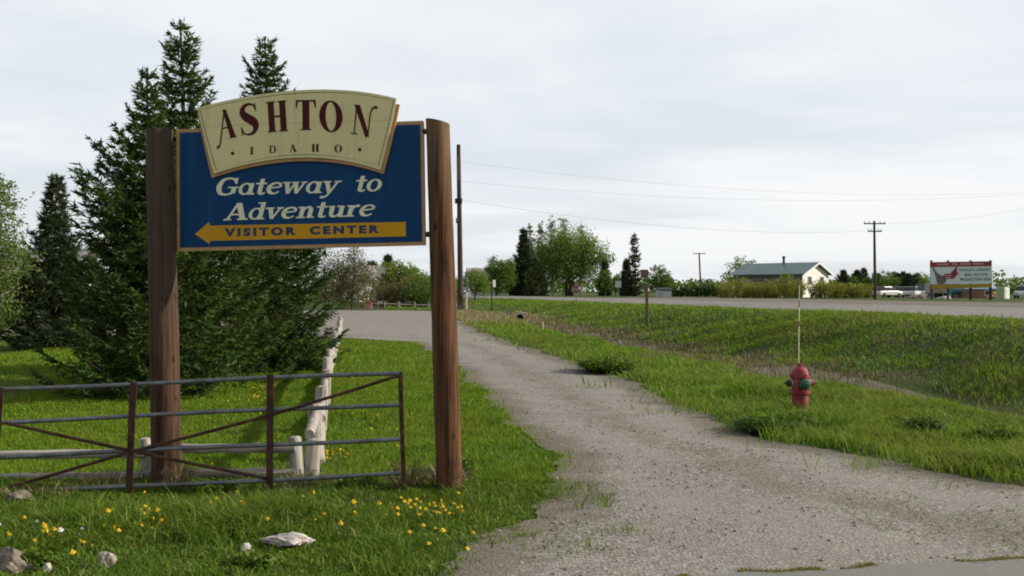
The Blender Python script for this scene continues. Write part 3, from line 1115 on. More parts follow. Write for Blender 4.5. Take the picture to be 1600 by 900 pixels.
def house(root, w, d, hw, hr_, rz, wall, roof, wins, over=.35, ridge='X', door=None):
    """gabled house about root: wall, roof, windows. ridge along local X. wins: (side, u, z, w, h), side -1 front (towards -Y), 2 right gable"""
    b = Vector(root.location)
    M = Matrix.Rotation(rz, 3, 'Z')
    G = lambda x, y, z: b + M @ Vector((x, y, z))
    w2, d2 = w / 2, d / 2
    mb = MB()
    prof = [(-d2, -.2), (d2, -.2), (d2, hw), (0, hw + hr_), (-d2, hw)]
    mb.prism([G(w2, y, z) for y, z in prof], [G(-w2, y, z) for y, z in prof])
    wl = mb.build('wall', wall, root)
    sl = hr_ / d2
    th = .12
    rb = MB()
    for sg in (-1, 1):
        e = d2 + over
        q = [(sg * e, hw - over * sl + .01), (0, hw + hr_ + .01), (0, hw + hr_ + th), (sg * e, hw - over * sl + th)]
        rb.prism([G(w2 + over, y, z) for y, z in q], [G(-w2 - over, y, z) for y, z in q])
    rf = rb.build('roof', roof, root)
    for side, u, z, ww, wh in wins:
        m = MB()
        g = MB()
        if side == -1:
            m.box(G(u, -d2 - .02, z), (ww + .16, .06, wh + .16), rz)
            g.box(G(u, -d2 - .055, z), (ww, .02, wh), rz)
        else:
            m.box(G(w2 + .02, u, z), (.06, ww + .16, wh + .16), rz)
            g.box(G(w2 + .055, u, z), (.02, ww, wh), rz)
        f = m.build('window', M_white_wall, root)
        g.build('pane', M_glass, f)
    return rf, G


house(hr, 9, 6, 2.5, 1.4, .15, M_white_wall, M_roof_grey, [(-1, -2, 1.4, 1.1, 1), (-1, 1.8, 1.4, 1.1, 1)])

# beyond the turn of the drive
b = stand(550, 67)
broadleaf('budding_shrub', b, 4.6, [(0, 0, .55, 1.4, 1.8), (.9, .2, .38, 1.0, 1.2), (-1.0, .1, .45, 1.2, 1.4), (.3, 0, .8, .7, .9)], 'tall reddish brown budding shrub at the right edge of the spruces', M_l_brown, 9000, .13, 31, .06, None, .22, cat='shrub')
b = stand(508, 67)
broadleaf('budding_shrub', b, 4.9, [(0, 0, .55, 1.6, 2.0), (-1.3, 0, .5, 1.2, 1.6)], 'brown budding shrub half hidden behind the spruce under the sign', M_l_brown, 6000, .13, 32, .06, None, .22, cat='shrub')
b = stand(590, 120)
h2 = thing('white_house', b, 'small white house beyond the drive left of the lime green willow', 'house')
house(h2, 7, 6, 2.8, 1.6, .5, M_white_wall, M_roof_grey, [(-1, 0, 1.5, 1.2, 1.1)])
PS = [(0, .9), (.15, 1), (.5, .62), (.8, .26), (1, .03)]
spruce('spruce_tree', at(606, 398, 150), stand(606, 150), 2.0, 'distant spruce tip rising behind the lime green willow', PS, 33, 18, M_needle2, .28, card=5)
spruce('spruce_tree', at(581, 410, 125), stand(581, 125), 1.7, 'distant dark spruce left of the lime green willow', PS, 34, 18, M_needle2, .28, card=5)
b = stand(620, 90)
broadleaf('willow_tree', b, 4.3, [(-.5, 0, .70, 1.6, 1.2), (1.0, 0, .68, 1.3, 1.1), (.2, .3, .45, 1.9, 1.2), (-1.3, .2, .5, 1.1, 1.1)], 'lime green willow beyond the end of the drive', M_l_lime, 6500, .2, 35, .12, None, .16)
b = stand(646, 88)
broadleaf('willow_tree', b, 3.6, [(0, 0, .72, 1.1, .9), (.5, 0, .45, 1.3, 1.1)], 'smaller yellow green willow beside the right sign post', M_l_lime, 4000, .19, 36, .1, None, .2)
for i, (px, Y, hh, lab, mt) in enumerate([
        (600, 76, 2.3, 'low olive shrub behind the rail fence near the red crate', M_l_brown),
        (632, 75, 2.6, 'brownish twiggy shrub behind the middle of the rail fence', M_l_brown),
        (660, 74, 3.0, 'dull green shrub behind the rail fence beside the right sign post', M_l_mid),
        (690, 76, 3.2, 'dull green shrub hidden behind the right sign post', M_l_mid)]):
    broadleaf('hedge_shrub', stand(px, Y), hh, [(0, 0, .5, 1.3, hh * .45), (.9, 0, .35, 1.0, hh * .35), (-.9, .1, .38, 1.0, hh * .35)], lab, mt, 3600, .16, 40 + i, .05, None, .15, cat='shrub')
broadleaf('willow_tree', stand(742, 100), 3.6, [(0, 0, .6, 1.2, 1.3), (.8, 0, .4, 1.1, 1.0)], 'small yellow green tree right of the tall utility pole', M_l_willow, 3500, .2, 46, .1, None, .2)

# cluster across the highway
broadleaf('round_tree', stand(776, 165), 6.9, [(-.4, 0, .6, 1.7, 2.7), (1.6, 0, .55, 1.9, 2.6), (0, 0, .3, 2.3, 1.8)], 'rounded mid green tree left of the dark spruce across the highway', M_l_mid, 6500, .33, 51, .25, None, .1)
broadleaf('round_tree', stand(797, 172), 7.0, [(0, 0, .55, 2.3, 3.0), (1, 0, .3, 2.2, 2)], 'broad green tree touching the dark spruce across the highway', M_l_mid, 6000, .33, 52, .25, None, .1)
spruce('spruce_tree', at(818, 357, 170), stand(820, 170), 2.3, 'dark pointed spruce at the left of the big willow across the highway', PS, 53, 26, M_needle2, .3, card=6)
spruce('spruce_tree', at(835, 405, 172), stand(838, 172), 2.3, 'shorter dark spruce in the shade of the big willow', PS, 54, 20, M_needle2, .3, card=6)
for i, (px, top, w_) in enumerate([(829, 345, 1.0), (845, 341, 1.1), (863, 335, 1.6), (880, 334, 1.7), (908, 349, 1.3)]):
    Y = 190
    b = stand(px, Y)
    H = at(px, top, Y).z - b.z
    broadleaf('poplar_tree', b, H, [(0, 0, .42, w_ * 1.2, H * .25), (.1, 0, .68, w_, H * .22), (-.1, 0, .87, w_ * .6, H * .12)],
              ['slim pale poplar just right of the dark spruce', 'slim pale poplar between the spruce and the big willow', 'tall pale poplar behind the left top of the big willow',
               'tallest pale poplar behind the top of the big willow', 'pale poplar behind the right shoulder of the big willow'][i], M_l_poplar, 2600, .34, 55 + i, .2, M_bark_pale, .3)
b = stand(888, 176)
broadleaf('willow_tree', b, 13.0, [(-2.6, 0, .64, 3.6, 3.6), (1.2, 0, .70, 3.6, 3.4), (4.8, 0, .60, 2.9, 2.6), (6.8, 0, .52, 1.7, 1.5), (-4.2, 0, .40, 2.9, 3.6), (2.8, 0, .38, 3.2, 3.0), (-1, -.6, .34, 3.4, 3.2)],
          'big spreading green willow across the highway', M_l_willow, 22000, .36, 61, .42, None, .16, down=.35, stems=3)
for i, (px, Y, top, w_, lab, mt) in enumerate([
        (945, 168, 420, 1.3, 'small pale green tree right of the big willow', M_l_mid),
        (962, 172, 428, 1.4, 'low green tree behind the white square sign', M_l_mid),
        (972, 180, 425, 1.6, 'olive green tree behind the scraggly spruce', M_l_willow),
        (1030, 160, 412, 1.7, 'wispy green tree right of the scraggly spruce', M_l_mid),
        (1042, 162, 432, 1.2, 'low wispy green tree beside the small white shed', M_l_mid),
        (1160, 158, 399, 2.6, 'open crowned tree behind the left end of the green roofed building', M_l_mid)]):
    b = stand(px, Y)
    H = at(px, top, Y).z - b.z
    broadleaf('small_tree', b, H, [(0, 0, .72, w_, H * .25), (-w_ * .5, 0, .42, w_ * .9, H * .25), (w_ * .6, 0, .45, w_ * .8, H * .22)], lab, mt, 2600, .30, 65 + i, .13, None, .3)
spruce('spruce_tree', at(991, 365, 165), stand(994, 165), 1.05, 'tall scraggly spruce with gaps in its crown', [(0, .8), (.2, .9), (.4, .7), (.6, 1.0), (.7, .55), (.85, .7), (1, .08)], 72, 22, M_needle2, .2, card=4, bare=.35)
spruce('spruce_tree', at(979, 405, 160), stand(980, 160), 1.2, 'dark young spruce left of the scraggly spruce', PS, 73, 18, M_needle2, .28, card=5)
spruce('spruce_tree', at(945, 408, 175), stand(945, 175), 1.1, 'thin dark spruce between the big willow and the scraggly spruce', PS, 74, 18, M_needle2, .28, card=5)

# hedge of dark shrubs, then golden willow bushes in front of the building
for i, px in enumerate([1050, 1066, 1080, 1094, 1108, 1122]):
    hh = [1.9, 1.8, 2.2, 2.0, 2.4, 2.1][i]
    broadleaf('evergreen_shrub', stand(px, 150), hh, [(0, 0, .45, 1.1, hh * .5), (.6, 0, .35, .8, hh * .4)],
              'dark evergreen shrub in the row ' + ['beside the small white shed', 'second from the small white shed', 'just left of the leaning utility pole', 'at the foot of the leaning utility pole',
               'just right of the leaning utility pole', 'nearest the golden willow bushes'][i], M_l_dark, 900, .3, 80 + i, .06, None, .1, cat='shrub', group='dark shrubs along the far side of the highway')


def shoots(base, H, R, n, seed, label, mat, group):
    """willow bush: upright whips that carry small leaves"""
    global rng
    rng = np.random.default_rng(seed)
    root = thing('willow_bush', base, label, 'bush', group)
    mb = MB()
    out = []
    for k in range(n):
        a, r = rng.uniform(0, 6.28), R * math.sqrt(rng.random())
        f = Vector((math.cos(a) * r * .55, math.sin(a) * r * .55, -.05))
        t = Vector((math.cos(a) * r * 1.15, math.sin(a) * r * 1.15, H * rng.uniform(.6, 1.08)))
        p0, p1 = Vector(base) + f, Vector(base) + t
        if k % 3 == 0:
            mb.tube([p0, p0.lerp(p1, .5) + Vector((0, 0, .1)), p1], [.02, .012, .004], 4, False)
        m = 12
        u = rng.random(m) ** .8
        P = np.array(p0) + np.outer(u, np.array(p1 - p0)) + rng.normal(0, .07, (m, 3))
        out.append(leaf_cards(P, .24))
    mb.build('stems', M_bark, root, recalc=False)
    Q = np.concatenate(out)
    raw_mesh('crown', Q.reshape(-1, 3), [np.arange(len(Q) * 4).reshape(-1, 4)], mat, root)


wb = [(1133, 2.0), (1150, 2.6), (1166, 2.2), (1182, 1.9), (1198, 1.8), (1212, 2.4), (1232, 3.0), (1245, 2.2), (1276, 2.2), (1290, 2.3), (1306, 2.0), (1324, 1.9), (1340, 1.8), (1353, 1.7)]
wl = ['at the left end of the row beside the dark shrubs', 'in front of the left corner of the green roofed building', 'in front of the long shaded wall, second from its left corner', 'below the chimney of the green roofed building',
      'right of the chimney before the shaded wall', 'left of the tallest bush before the shaded wall', 'tallest of the row, before the corner of the cream gable', 'before the left edge of the cream gable',
      'before the middle of the cream gable', 'before the right edge of the cream gable', 'just right of the cream gable', 'midway between the gable and the double-armed pole', 'left of the double-armed pole', 'at the foot of the double-armed pole']
for i, ((px, hh), l_) in enumerate(zip(wb, wl)):
    shoots(stand(px, 117 + (i % 3) * 2), hh, 1.15, 80, 100 + i, 'golden green willow bush ' + l_, M_l_gold, 'golden willow bushes along the far side of the highway')

# trees on the skyline at the right
sk = [(1318, 424, 'S'), (1328, 430, 'B'), (1340, 424, 'S'), (1350, 421, 'S'), (1381, 421, 'B'), (1392, 426, 'B'), (1404, 430, 'S'), (1412, 427, 'S'), (1420, 430, 'S'), (1428, 432, 'S'), (1438, 427, 'B'), (1447, 426, 'B'), (1576, 444, 'B'), (1590, 446, 'B'), (1604, 447, 'B')]
sl = ['right behind the cream gable', 'low round tree behind the golden bushes', 'left of the double-armed pole', 'pointed, touching the double-armed pole', 'tall round tree right of the double-armed pole', 'round tree above the parked cars',
      'first of the dark row above the parked cars', 'second of the dark row above the parked cars', 'third of the dark row above the parked cars', 'last of the dark row above the parked cars',
      'pale tree left of the billboard', 'pale tree at the left edge of the billboard', 'low tree right of the billboard', 'low tree above the white van', 'low tree at the right edge of the photo']
sk += [(1308, 430, 'B'), (1362, 429, 'B'), (1372, 430, 'S'), (1397, 428, 'S'), (1433, 429, 'S'), (1443, 431, 'B'), (1456, 430, 'B'), (1335, 430, 'S')]
sl += ['round tree at the right edge of the cream gable', 'round tree just left of the double-armed pole', 'dark tree just right of the double-armed pole', 'pointed tree between the two round trees above the cars', 'dark tree at the end of the row above the cars', 'low round tree left of the billboard', 'round tree hidden behind the billboard edge', 'pointed tree among the trees left of the double-armed pole']
for i, (px, top, kd) in enumerate(sk):
    Y = 205 + (i % 4) * 7
    top -= 2
    b = stand(px, Y)
    if kd == 'S':
        spruce('skyline_spruce', at(px, top, Y), b, 2.3, 'small distant spruce, ' + sl[i], PS, 120 + i, 16, M_needle2, .4, card=4.5, group='distant trees on the skyline')
    else:
        H = at(px, top, Y).z - b.z
        broadleaf('skyline_tree', b, H, [(0, 0, .6, 2.0, H * .38), (1.6, 0, .4, 1.9, H * .34), (-1.7, 0, .4, 1.9, H * .34)], 'small distant ' + sl[i], M_l_mid if px != 1447 and px != 1438 else M_l_poplar, 900, .42, 120 + i, .12, None, .12, group='distant trees on the skyline')

# far-off wood that closes the horizon
rng = np.random.default_rng(140)
n = 34000
x = rng.uniform(-700, 700, n)
y = rng.uniform(430, 470, n)
hh = 4 + 2.4 * np.abs(np.sin(x * .031 + 1) + .7 * np.sin(x * .083 + 2) + .6 * np.sin(x * .21)) + rng.uniform(0, 1.5, n)
z = ROADZ * .8 + hh * rng.random(n) ** .8
Q = leaf_cards(np.stack([x, y, z], 1), 2.0)
o = raw_mesh('distant_wood', Q.reshape(-1, 3), [np.arange(n * 4).reshape(-1, 4)], M_l_mid)
tag(o, 'low far-off belt of trees along the horizon', 'wood', kind='stuff')

# ------------------------------------------------------------------ lettering


def cr(points, m=7):
    """Catmull-Rom through (x, y, w)"""
    p = [np.array(q, float) for q in points]
    p = [2 * p[0] - p[1]] + p + [2 * p[-1] - p[-2]]
    out = []
    for i in range(1, len(p) - 2):
        for k in range(m):
            t = k / m
            out.append(.5 * ((2 * p[i]) + (-p[i - 1] + p[i + 1]) * t + (2 * p[i - 1] - 5 * p[i] + 4 * p[i + 1] - p[i + 2]) * t * t + (-p[i - 1] + 3 * p[i] - 3 * p[i + 1] + p[i + 2]) * t ** 3))
    out.append(p[-2])
    return np.array(out)


def ribbon(pts):
    """list of quads along (x, y, w) samples"""
    pts = np.array(pts, float)
    d = np.gradient(pts[:, :2], axis=0)
    d /= np.linalg.norm(d, axis=1, keepdims=True) + 1e-9
    nrm = np.stack([-d[:, 1], d[:, 0]], 1) * pts[:, 2:3] / 2
    a, b = pts[:, :2] + nrm, pts[:, :2] - nrm
    return [[a[i], b[i], b[i + 1], a[i + 1]] for i in range(len(pts) - 1)]


def L(*p):
    return ribbon(p)


def K(*p):
    return ribbon(cr(p))


def ring(cx, cy, rx, ry, wx, wy, tilt=0.0, n=36):
    o = []
    for i in range(n):
        q = []
        for k, (ax, ay) in ((i, (rx, ry)), (i, (rx - wx, ry - wy)), (i + 1, (rx - wx, ry - wy)), (i + 1, (rx, ry))):
            a = 2 * math.pi * k / n
            ta = a + tilt if ax != rx else a
            q.append(np.array([cx + ax * math.cos(ta), cy + ay * math.sin(ta)]))
        o.append(q)
    return o


def bar(x0, y0, x1, y1):
    return [[np.array(q, float) for q in ((x0, y0), (x1, y0), (x1, y1), (x0, y1))]]


def para(*q):
    return [[np.array(p, float) for p in q]]


# upright display roman (cap height 1): strokes listed so that each gets its own tiny step in depth
ROMAN = {
    'A': (.86, [para((.28, 1.0), (.47, 1.0), (.85, .03), (.58, .03)), L((.37, .93, .06), (.12, .0, .06)), bar(.19, .33, .64, .375), bar(.51, 0, .90, .035), bar(.0, 0, .27, .035)]),
    'A~': (.86, [para((.28, 1.0), (.47, 1.0), (.85, .03), (.57, .03)), K((.37, .95, .06), (.24, .55, .06), (.10, .12, .065), (-.0, -.14, .07), (-.12, -.22, .09), (-.17, -.20, .10)),
                 bar(.19, .36, .64, .40), bar(.51, 0, .90, .035)]),
    'S': (.66, [K((.60, .79, .05), (.53, .93, .06), (.35, .985, .08), (.17, .91, .14), (.11, .76, .21), (.20, .61, .26), (.36, .50, .28), (.52, .38, .27), (.57, .23, .22), (.49, .07, .12), (.30, .015, .065), (.13, .07, .05), (.05, .23, .045)),
                para((.575, 1.0), (.61, 1.0), (.63, .72), (.60, .72)), para((.02, .29), (.05, .29), (.075, .0), (.04, .0))]),
    'H': (.92, [bar(.08, 0, .34, 1), bar(.58, 0, .84, 1), bar(.34, .47, .58, .53), bar(.03, 0, .40, .035), bar(.03, .965, .40, 1), bar(.52, 0, .89, .035), bar(.52, .965, .89, 1)]),
    'T': (.86, [bar(.29, 0, .57, 1), bar(.03, .945, .83, 1), bar(.22, 0, .64, .035), para((.03, .97), (.12, .97), (.06, .74), (.02, .74)), para((.74, .97), (.83, .97), (.84, .74), (.80, .74))]),
    'O': (.94, [ring(.47, .5, .46, .52, .25, .05)]),
    'N~': (.92, [L((.17, 0, .05), (.17, .95, .05)), para((.06, 1), (.31, 1), (.82, 0), (.66, -.06)), K((.76, -.02, .05), (.77, .55, .05), (.80, .85, .055), (.90, .99, .07), (1.0, 1.0, .10), (1.03, .97, .10)), bar(.03, 0, .31, .035)]),
    'I': (.44, [bar(.10, 0, .34, 1), bar(.03, 0, .40, .04), bar(.03, .96, .40, 1)]),
    'D': (.86, [bar(.10, 0, .28, 1), K((.2, .975, .05), (.45, .97, .06), (.68, .85, .13), (.76, .5, .19), (.68, .15, .13), (.45, .03, .06), (.2, .025, .05)), bar(.02, 0, .2, .04), bar(.02, .96, .2, 1)]),
}
# heavy slab italic before the slant (cap height 1, x height .68)
W_, T_ = .19, .085
SLAB = {
    'G': (.98, [K((.80, .74, .09), (.70, .90, .11), (.50, .965, .11), (.25, .87, .17), (.13, .5, .22), (.24, .13, .17), (.48, .035, .11), (.70, .10, .12), (.78, .24, .15)),
                bar(.68, .10, .88, .44), bar(.52, .40, .97, .48), para((.76, .98), (.86, .98), (.86, .64), (.78, .64))]),
    'A': (.98, [para((.34, 1), (.58, 1), (.90, .05), (.66, .05)), L((.42, .95, .11), (.13, .03, .11)), bar(.24, .28, .68, .37), bar(-.02, 0, .30, .085), bar(.56, 0, 1.0, .085)]),
    'a': (.70, [ring(.30, .34, .29, .35, .15, .085), bar(.43, .0, .62, .66), para((.55, .0), (.74, .0), (.70, .09), (.55, .09))]),
    't': (.50, [bar(.14, .10, .32, .90), bar(.0, .585, .46, .675), K((.22, .14, .18), (.27, .05, .13), (.38, .04, .10), (.47, .10, .07))]),
    'e': (.66, [K((.08, .36, .09), (.35, .385, .085), (.56, .43, .09), (.53, .57, .12), (.36, .645, .09), (.17, .55, .15), (.09, .34, .19), (.17, .11, .16), (.36, .04, .10), (.55, .14, .08))]),
    'w': (1.00, [para((.04, .66), (.24, .66), (.36, .0), (.22, .0)), L((.30, .02, .09), (.50, .64, .09)), para((.42, .66), (.62, .66), (.72, .0), (.58, .0)), L((.66, .02, .09), (.88, .60, .09)),
                 bar(-.04, .60, .30, .68), bar(.36, .60, .66, .68), bar(.76, .60, 1.0, .68)]),
    'y': (.72, [para((.04, .66), (.25, .66), (.42, .0), (.27, .0)), K((.60, .62, .09), (.40, .10, .09), (.28, -.16, .10), (.12, -.25, .12), (.02, -.22, .14)), bar(-.04, .60, .32, .68), bar(.46, .60, .76, .68)]),
    'o': (.68, [ring(.33, .34, .33, .36, .17, .085)]),
    'd': (.72, [ring(.30, .34, .29, .35, .15, .085), bar(.43, .0, .62, 1.0), bar(.30, .92, .50, 1.0), para((.55, .0), (.74, .0), (.70, .09), (.55, .09))]),
    'v': (.68, [para((.04, .66), (.25, .66), (.40, .0), (.25, .0)), L((.33, .02, .09), (.57, .62, .09)), bar(-.04, .60, .32, .68), bar(.44, .60, .72, .68)]),
    'n': (.78, [bar(.10, .0, .29, .66), bar(-.0, .59, .2, .67), K((.24, .42, .09), (.34, .60, .10), (.48, .63, .13), (.55, .50, .19), (.56, .30, .19), (.56, .02, .19)), bar(.0, 0, .38, .08), bar(.44, 0, .76, .08)]),
    'u': (.78, [K((.17, .66, .19), (.17, .35, .19), (.20, .12, .16), (.32, .04, .11), (.46, .12, .09), (.54, .26, .08)), bar(.48, .0, .67, .66), bar(.0, .59, .20, .67), bar(.36, .59, .55, .67), bar(.60, 0, .78, .08)]),
    'r': (.58, [bar(.10, .0, .29, .66), bar(.0, .59, .2, .67), K((.24, .40, .09), (.33, .58, .11), (.45, .63, .14), (.52, .58, .15)), bar(.0, 0, .40, .08)]),
    ' ': (.55, []),
}


class Face:
    """a plane standing in the place; pixels of the photo give positions on it"""
    def __init__(self, pxl, Yl, pxr, Yr):
        xl_, xr_ = (pxl - 800) / F * Yl, (pxr - 800) / F * Yr
        self.b = (Yr - Yl) / (xr_ - xl_)
        self.a = Yl - self.b * xl_
        self.n = Vector((self.b, -1, 0)).normalized()

    def __call__(self, px, py, d=0.0):
        kx = (px - 800) / F
        Y = self.a / (1 - self.b * kx)
        return Vector((kx * Y, Y, EYE - (py - HZ) / F * Y)) + self.n * d


def letters(face, jobs, depth, name, mat, parent, thick=.003):
    """jobs = (glyph, (bl, br, tl) pixel corners of its em box, slant)"""
    mb = MB()
    for gl, (bl, br, tl), slant, adv in jobs:
        bl, br, tl = np.array(bl, float), np.array(br, float), np.array(tl, float)
        ux, uy = (br - bl) / adv, (tl - bl)
        k = 0
        for stroke in gl:
            k += 1
            for q in stroke:
                pp = [bl + ux * (p[0] + slant * p[1]) + uy * p[1] for p in q]
                f = [face(p[0], p[1], depth + .0006 * k) for p in pp]
                bk = [face(p[0], p[1], depth - thick) for p in pp]
                i0 = len(mb.v)
                mb.add(f + bk, [(0, 1, 2, 3), (0, 4, 5, 1), (1, 5, 6, 2), (2, 6, 7, 3), (3, 7, 4, 0)])
    return mb.build(name, mat, parent, recalc=False)


def word(text, font, x0, y0, x1, y1, cap, slant=.0):
    """lay a word along the base line (x0,y0)-(x1,y1), pixel cap height cap"""
    tot = sum(font[c][0] for c in text)
    jobs, a = [], 0.0
    p0, p1 = np.array((x0, y0), float), np.array((x1, y1), float)
    for c in text:
        w = font[c][0]
        bl, br = p0 + (p1 - p0) * a / tot, p0 + (p1 - p0) * (a + w) / tot
        jobs.append((font[c][1], (bl, br, bl + np.array((0, -cap))), slant, w))
        a += w
    return jobs


def text_mesh(s, weight=0.0, spacing=1.0):
    cu = bpy.data.curves.new('lettering', 'FONT')
    cu.body = s
    cu.offset = weight
    cu.space_character = spacing
    cu.resolution_u = 3
    ob = bpy.data.objects.new('lettering', cu)
    C.objects.link(ob)
    dg = bpy.context.evaluated_depsgraph_get()
    me = bpy.data.meshes.new_from_object(ob.evaluated_get(dg))
    vs = np.array([v.co[:2] for v in me.vertices])
    fs = [tuple(p.vertices) for p in me.polygons]
    bpy.data.objects.remove(ob)
    lo, hi = vs.min(0), vs.max(0)
    return (vs - lo) / (hi - lo), fs


def sans(face, s, quad, depth, name, mat, parent, weight=0.0, spacing=1.0):
    """quad = pixel corners bl, br, tl, tr"""
    vs, fs = text_mesh(s, weight, spacing)
    bl, br, tl, tr = [np.array(q, float) for q in quad]
    mb = MB()
    pts = []
    for u, v in vs:
        p = (bl * (1 - u) + br * u) * (1 - v) + (tl * (1 - u) + tr * u) * v
        pts.append(face(p[0], p[1], depth))
    mb.add(pts, fs)
    return mb.build(name, mat, parent, recalc=False)


def slab_px(face, poly, front, back):
    return [face(x, y, front) for x, y in poly], [face(x, y, back) for x, y in poly]


# ------------------------------------------------------------------ town sign on two log posts
FS = Face(277, 9.44, 663, 9.16)
pl = stand(262, 9.40)
prr = stand(703, 9.12)
sign = thing('town_sign', Vector(((pl.x + prr.x) / 2, (pl.y + prr.y) / 2, 0)), 'large blue and cream town sign hung between two thick log posts', 'town sign')


def log_post(name, foot, top, r0, r1, mat, parent, seed, cut=.03):
    r_ = random.Random(seed)
    n = 28
    pts = [foot.lerp(top, k / 14) for k in range(15)]
    mb = MB()
    mb.tube(pts, [r0 + (r1 - r0) * k / 14 + r_.uniform(-.003, .003) for k in range(15)], n, True, .012, seed)
    vs = [Vector(v) for v in mb.v]
    for i in range(len(vs) - n, len(vs)):      # slanted sawn top
        vs[i].z += -(vs[i].x - top.x) * cut
    mb.v = [tuple(v) for v in vs]
    return mb.build(name, mat, parent, True)


a = at(262, 760, 9.40)
a.z = tz(a.x, a.y) - .25
post_l = log_post('post', a, at(249.5, 203, 9.42), .145, .130, M_post_old, sign, 1, .05)
a = at(704, 760, 9.12)
a.z = tz(a.x, a.y) - .25
post_r = log_post('post', a, at(684, 190, 9.12), .128, .112, M_post, sign, 2, .26)

BO = [(275.5, 202), (661.5, 188.5), (664.5, 383), (276.5, 393)]
board = MB().prism(*slab_px(FS, BO, 0, -.045)).build('board', M_tan, sign)
BI = [(281, 207.5), (656.5, 194.5), (659.5, 377.5), (281.5, 387)]
MB().prism(*slab_px(FS, BI, .004, -.01)).build('face_panel', M_blue, sign)


def arc(p0, pm, p1, n=18):
    """quadratic arc through three points"""
    p0, pm, p1 = [np.array(q, float) for q in (p0, pm, p1)]
    c = 2 * pm - .5 * (p0 + p1)
    return [tuple((1 - t) ** 2 * p0 + 2 * t * (1 - t) * c + t * t * p1) for t in np.linspace(0, 1, n)]


def plate(tl, tm, tr, br, bm, bl):
    return arc(tl, tm, tr) + arc(tr, ((tr[0] + br[0]) / 2 + 1.0, (tr[1] + br[1]) / 2), br, 5)[1:] + arc(br, bm, bl)[1:] + arc(bl, ((bl[0] + tl[0]) / 2 - 1.0, (bl[1] + tl[1]) / 2), tl, 5)[1:-1]


back = plate((310.5, 177), (480, 148), (625.5, 164.5), (600.5, 272.5), (472, 252.5), (333, 278.5))
MB().prism(*slab_px(FS, back, .034, .0045)).build('plate_backing', M_tan, sign)
cream = plate((312, 169.5), (480, 142), (621.5, 155.5), (596.5, 267), (472, 247), (337.5, 272.5))
MB().prism(*slab_px(FS, cream, .050, .0345)).build('name_plate', M_cream, sign)
inner = plate((315.5, 172.8), (480, 146), (617.5, 158.8), (593.5, 260.5), (472, 243.3), (341, 267))
mb = MB()
inn = np.array(inner)
cc = inn.mean(0)
for i in range(len(inn)):
    j = (i + 1) % len(inn)
    p, q = inn[i], inn[j]
    sh = lambda v: v + (cc - v) / np.linalg.norm(cc - v) * 1.15
    mb.add([FS(*p, .0512), FS(*q, .0512), FS(*sh(q), .0512), FS(*sh(p), .0512)], [(0, 1, 2, 3)])
mb.build('border_line', M_olive, sign, recalc=False)
# seam between the two planks of the plate
mb = MB()
mb.add([FS(317, 198.6, .0513), FS(613, 188.7, .0513), FS(613, 189.3, .0513), FS(317, 199.2, .0513)], [(0, 1, 2, 3)])
mb.build('plank_seam', paint('seam_shade', (.44, .39, .21), .6), sign, recalc=False)

Z = lambda x, y: (220 + x / 3, 120 + y / 3)
jobs = []
for key, bl, br, tl in [
        ('A~', Z(380, 302), Z(456, 286), Z(367, 165)),
        ('S', Z(480, 282), Z(562, 269), Z(469, 138)),
        ('H', Z(603, 265), Z(702, 257), Z(594, 123)),
        ('T', Z(733, 254), Z(832, 253), Z(732, 114)),
        ('O', Z(845, 259), Z(956, 263), Z(841, 117)),
        ('N~', Z(988, 269), Z(1088, 284), Z(1001, 133))]:
    jobs.append((ROMAN[key][1], (bl, br, tl), 0, ROMAN[key][0]))
letters(FS, jobs, .0525, 'lettering', M_maroon, sign)
jobs = []
for c, x, y in [('I', 530, 350), ('D', 626, 343), ('A', 722, 338), ('H', 826, 337), ('O', 933, 340)]:
    w = ROMAN[c][0] * 38
    dy = (x - 760) * (x - 760) * 1e-9
    bl, br, tl = Z(x - w / 2, y + 17.5), Z(x + w / 2, y + 17.5), Z(x - w / 2, y - 17.5)
    jobs.append((ROMAN[c][1], (bl, br, tl), 0, ROMAN[c][0]))
for x, y in ((440, 362), (1033, 345)):
    b0 = Z(x - 8, y + 8), Z(x + 8, y + 8), Z(x - 8, y - 8)
    jobs.append(([ring(.5, .5, .5, .5, .49, .49, 0, 14)], b0, 0, 1.0))
letters(FS, jobs, .0525, 'lettering', M_olive if False else M_maroon, sign)
sl_ = .20
for wd in (word('Gateway', SLAB, 334.5, 305.5, 528, 301.0, 27, sl_), word('to', SLAB, 553, 299.8, 595, 298.3, 27, sl_), word('Adventure', SLAB, 350, 344.5, 584, 337.5, 26.5, sl_)):
    letters(FS, wd, .006, 'lettering', M_letter, sign)
AR = [(305, 365.8), (327, 347.0), (328.5, 352.6), (634, 346.8), (634.5, 369.2), (329, 376.4), (328, 381.5)]
MB().prism(*slab_px(FS, AR, .0062, .0)).build('arrow', M_gold, sign)
sans(FS, 'VISITOR', [(351, 370.0), (463, 367.4), (351, 356.6), (463, 354.2)], .0075, 'lettering', M_navy, sign, .06, 1.4)
sans(FS, 'CENTER', [(484, 366.8), (593, 364.4), (484, 353.6), (593, 351.4)], .0075, 'lettering', M_navy, sign, .06, 1.4)
for px, py in ((271.5, 217), (273.5, 377), (662.5, 205), (668, 366)):
    c = FS(px, py, -.02)
    m = MB()
    m.tube([c - Vector((.045, -.005, 0)), c + Vector((.045, -.005, 0))], .013, 10)
    m.tube([c - Vector((.018, -.002, 0)), c + Vector((.018, -.002, 0))], .027, 10)
    m.build('bracket', M_black, sign, True)

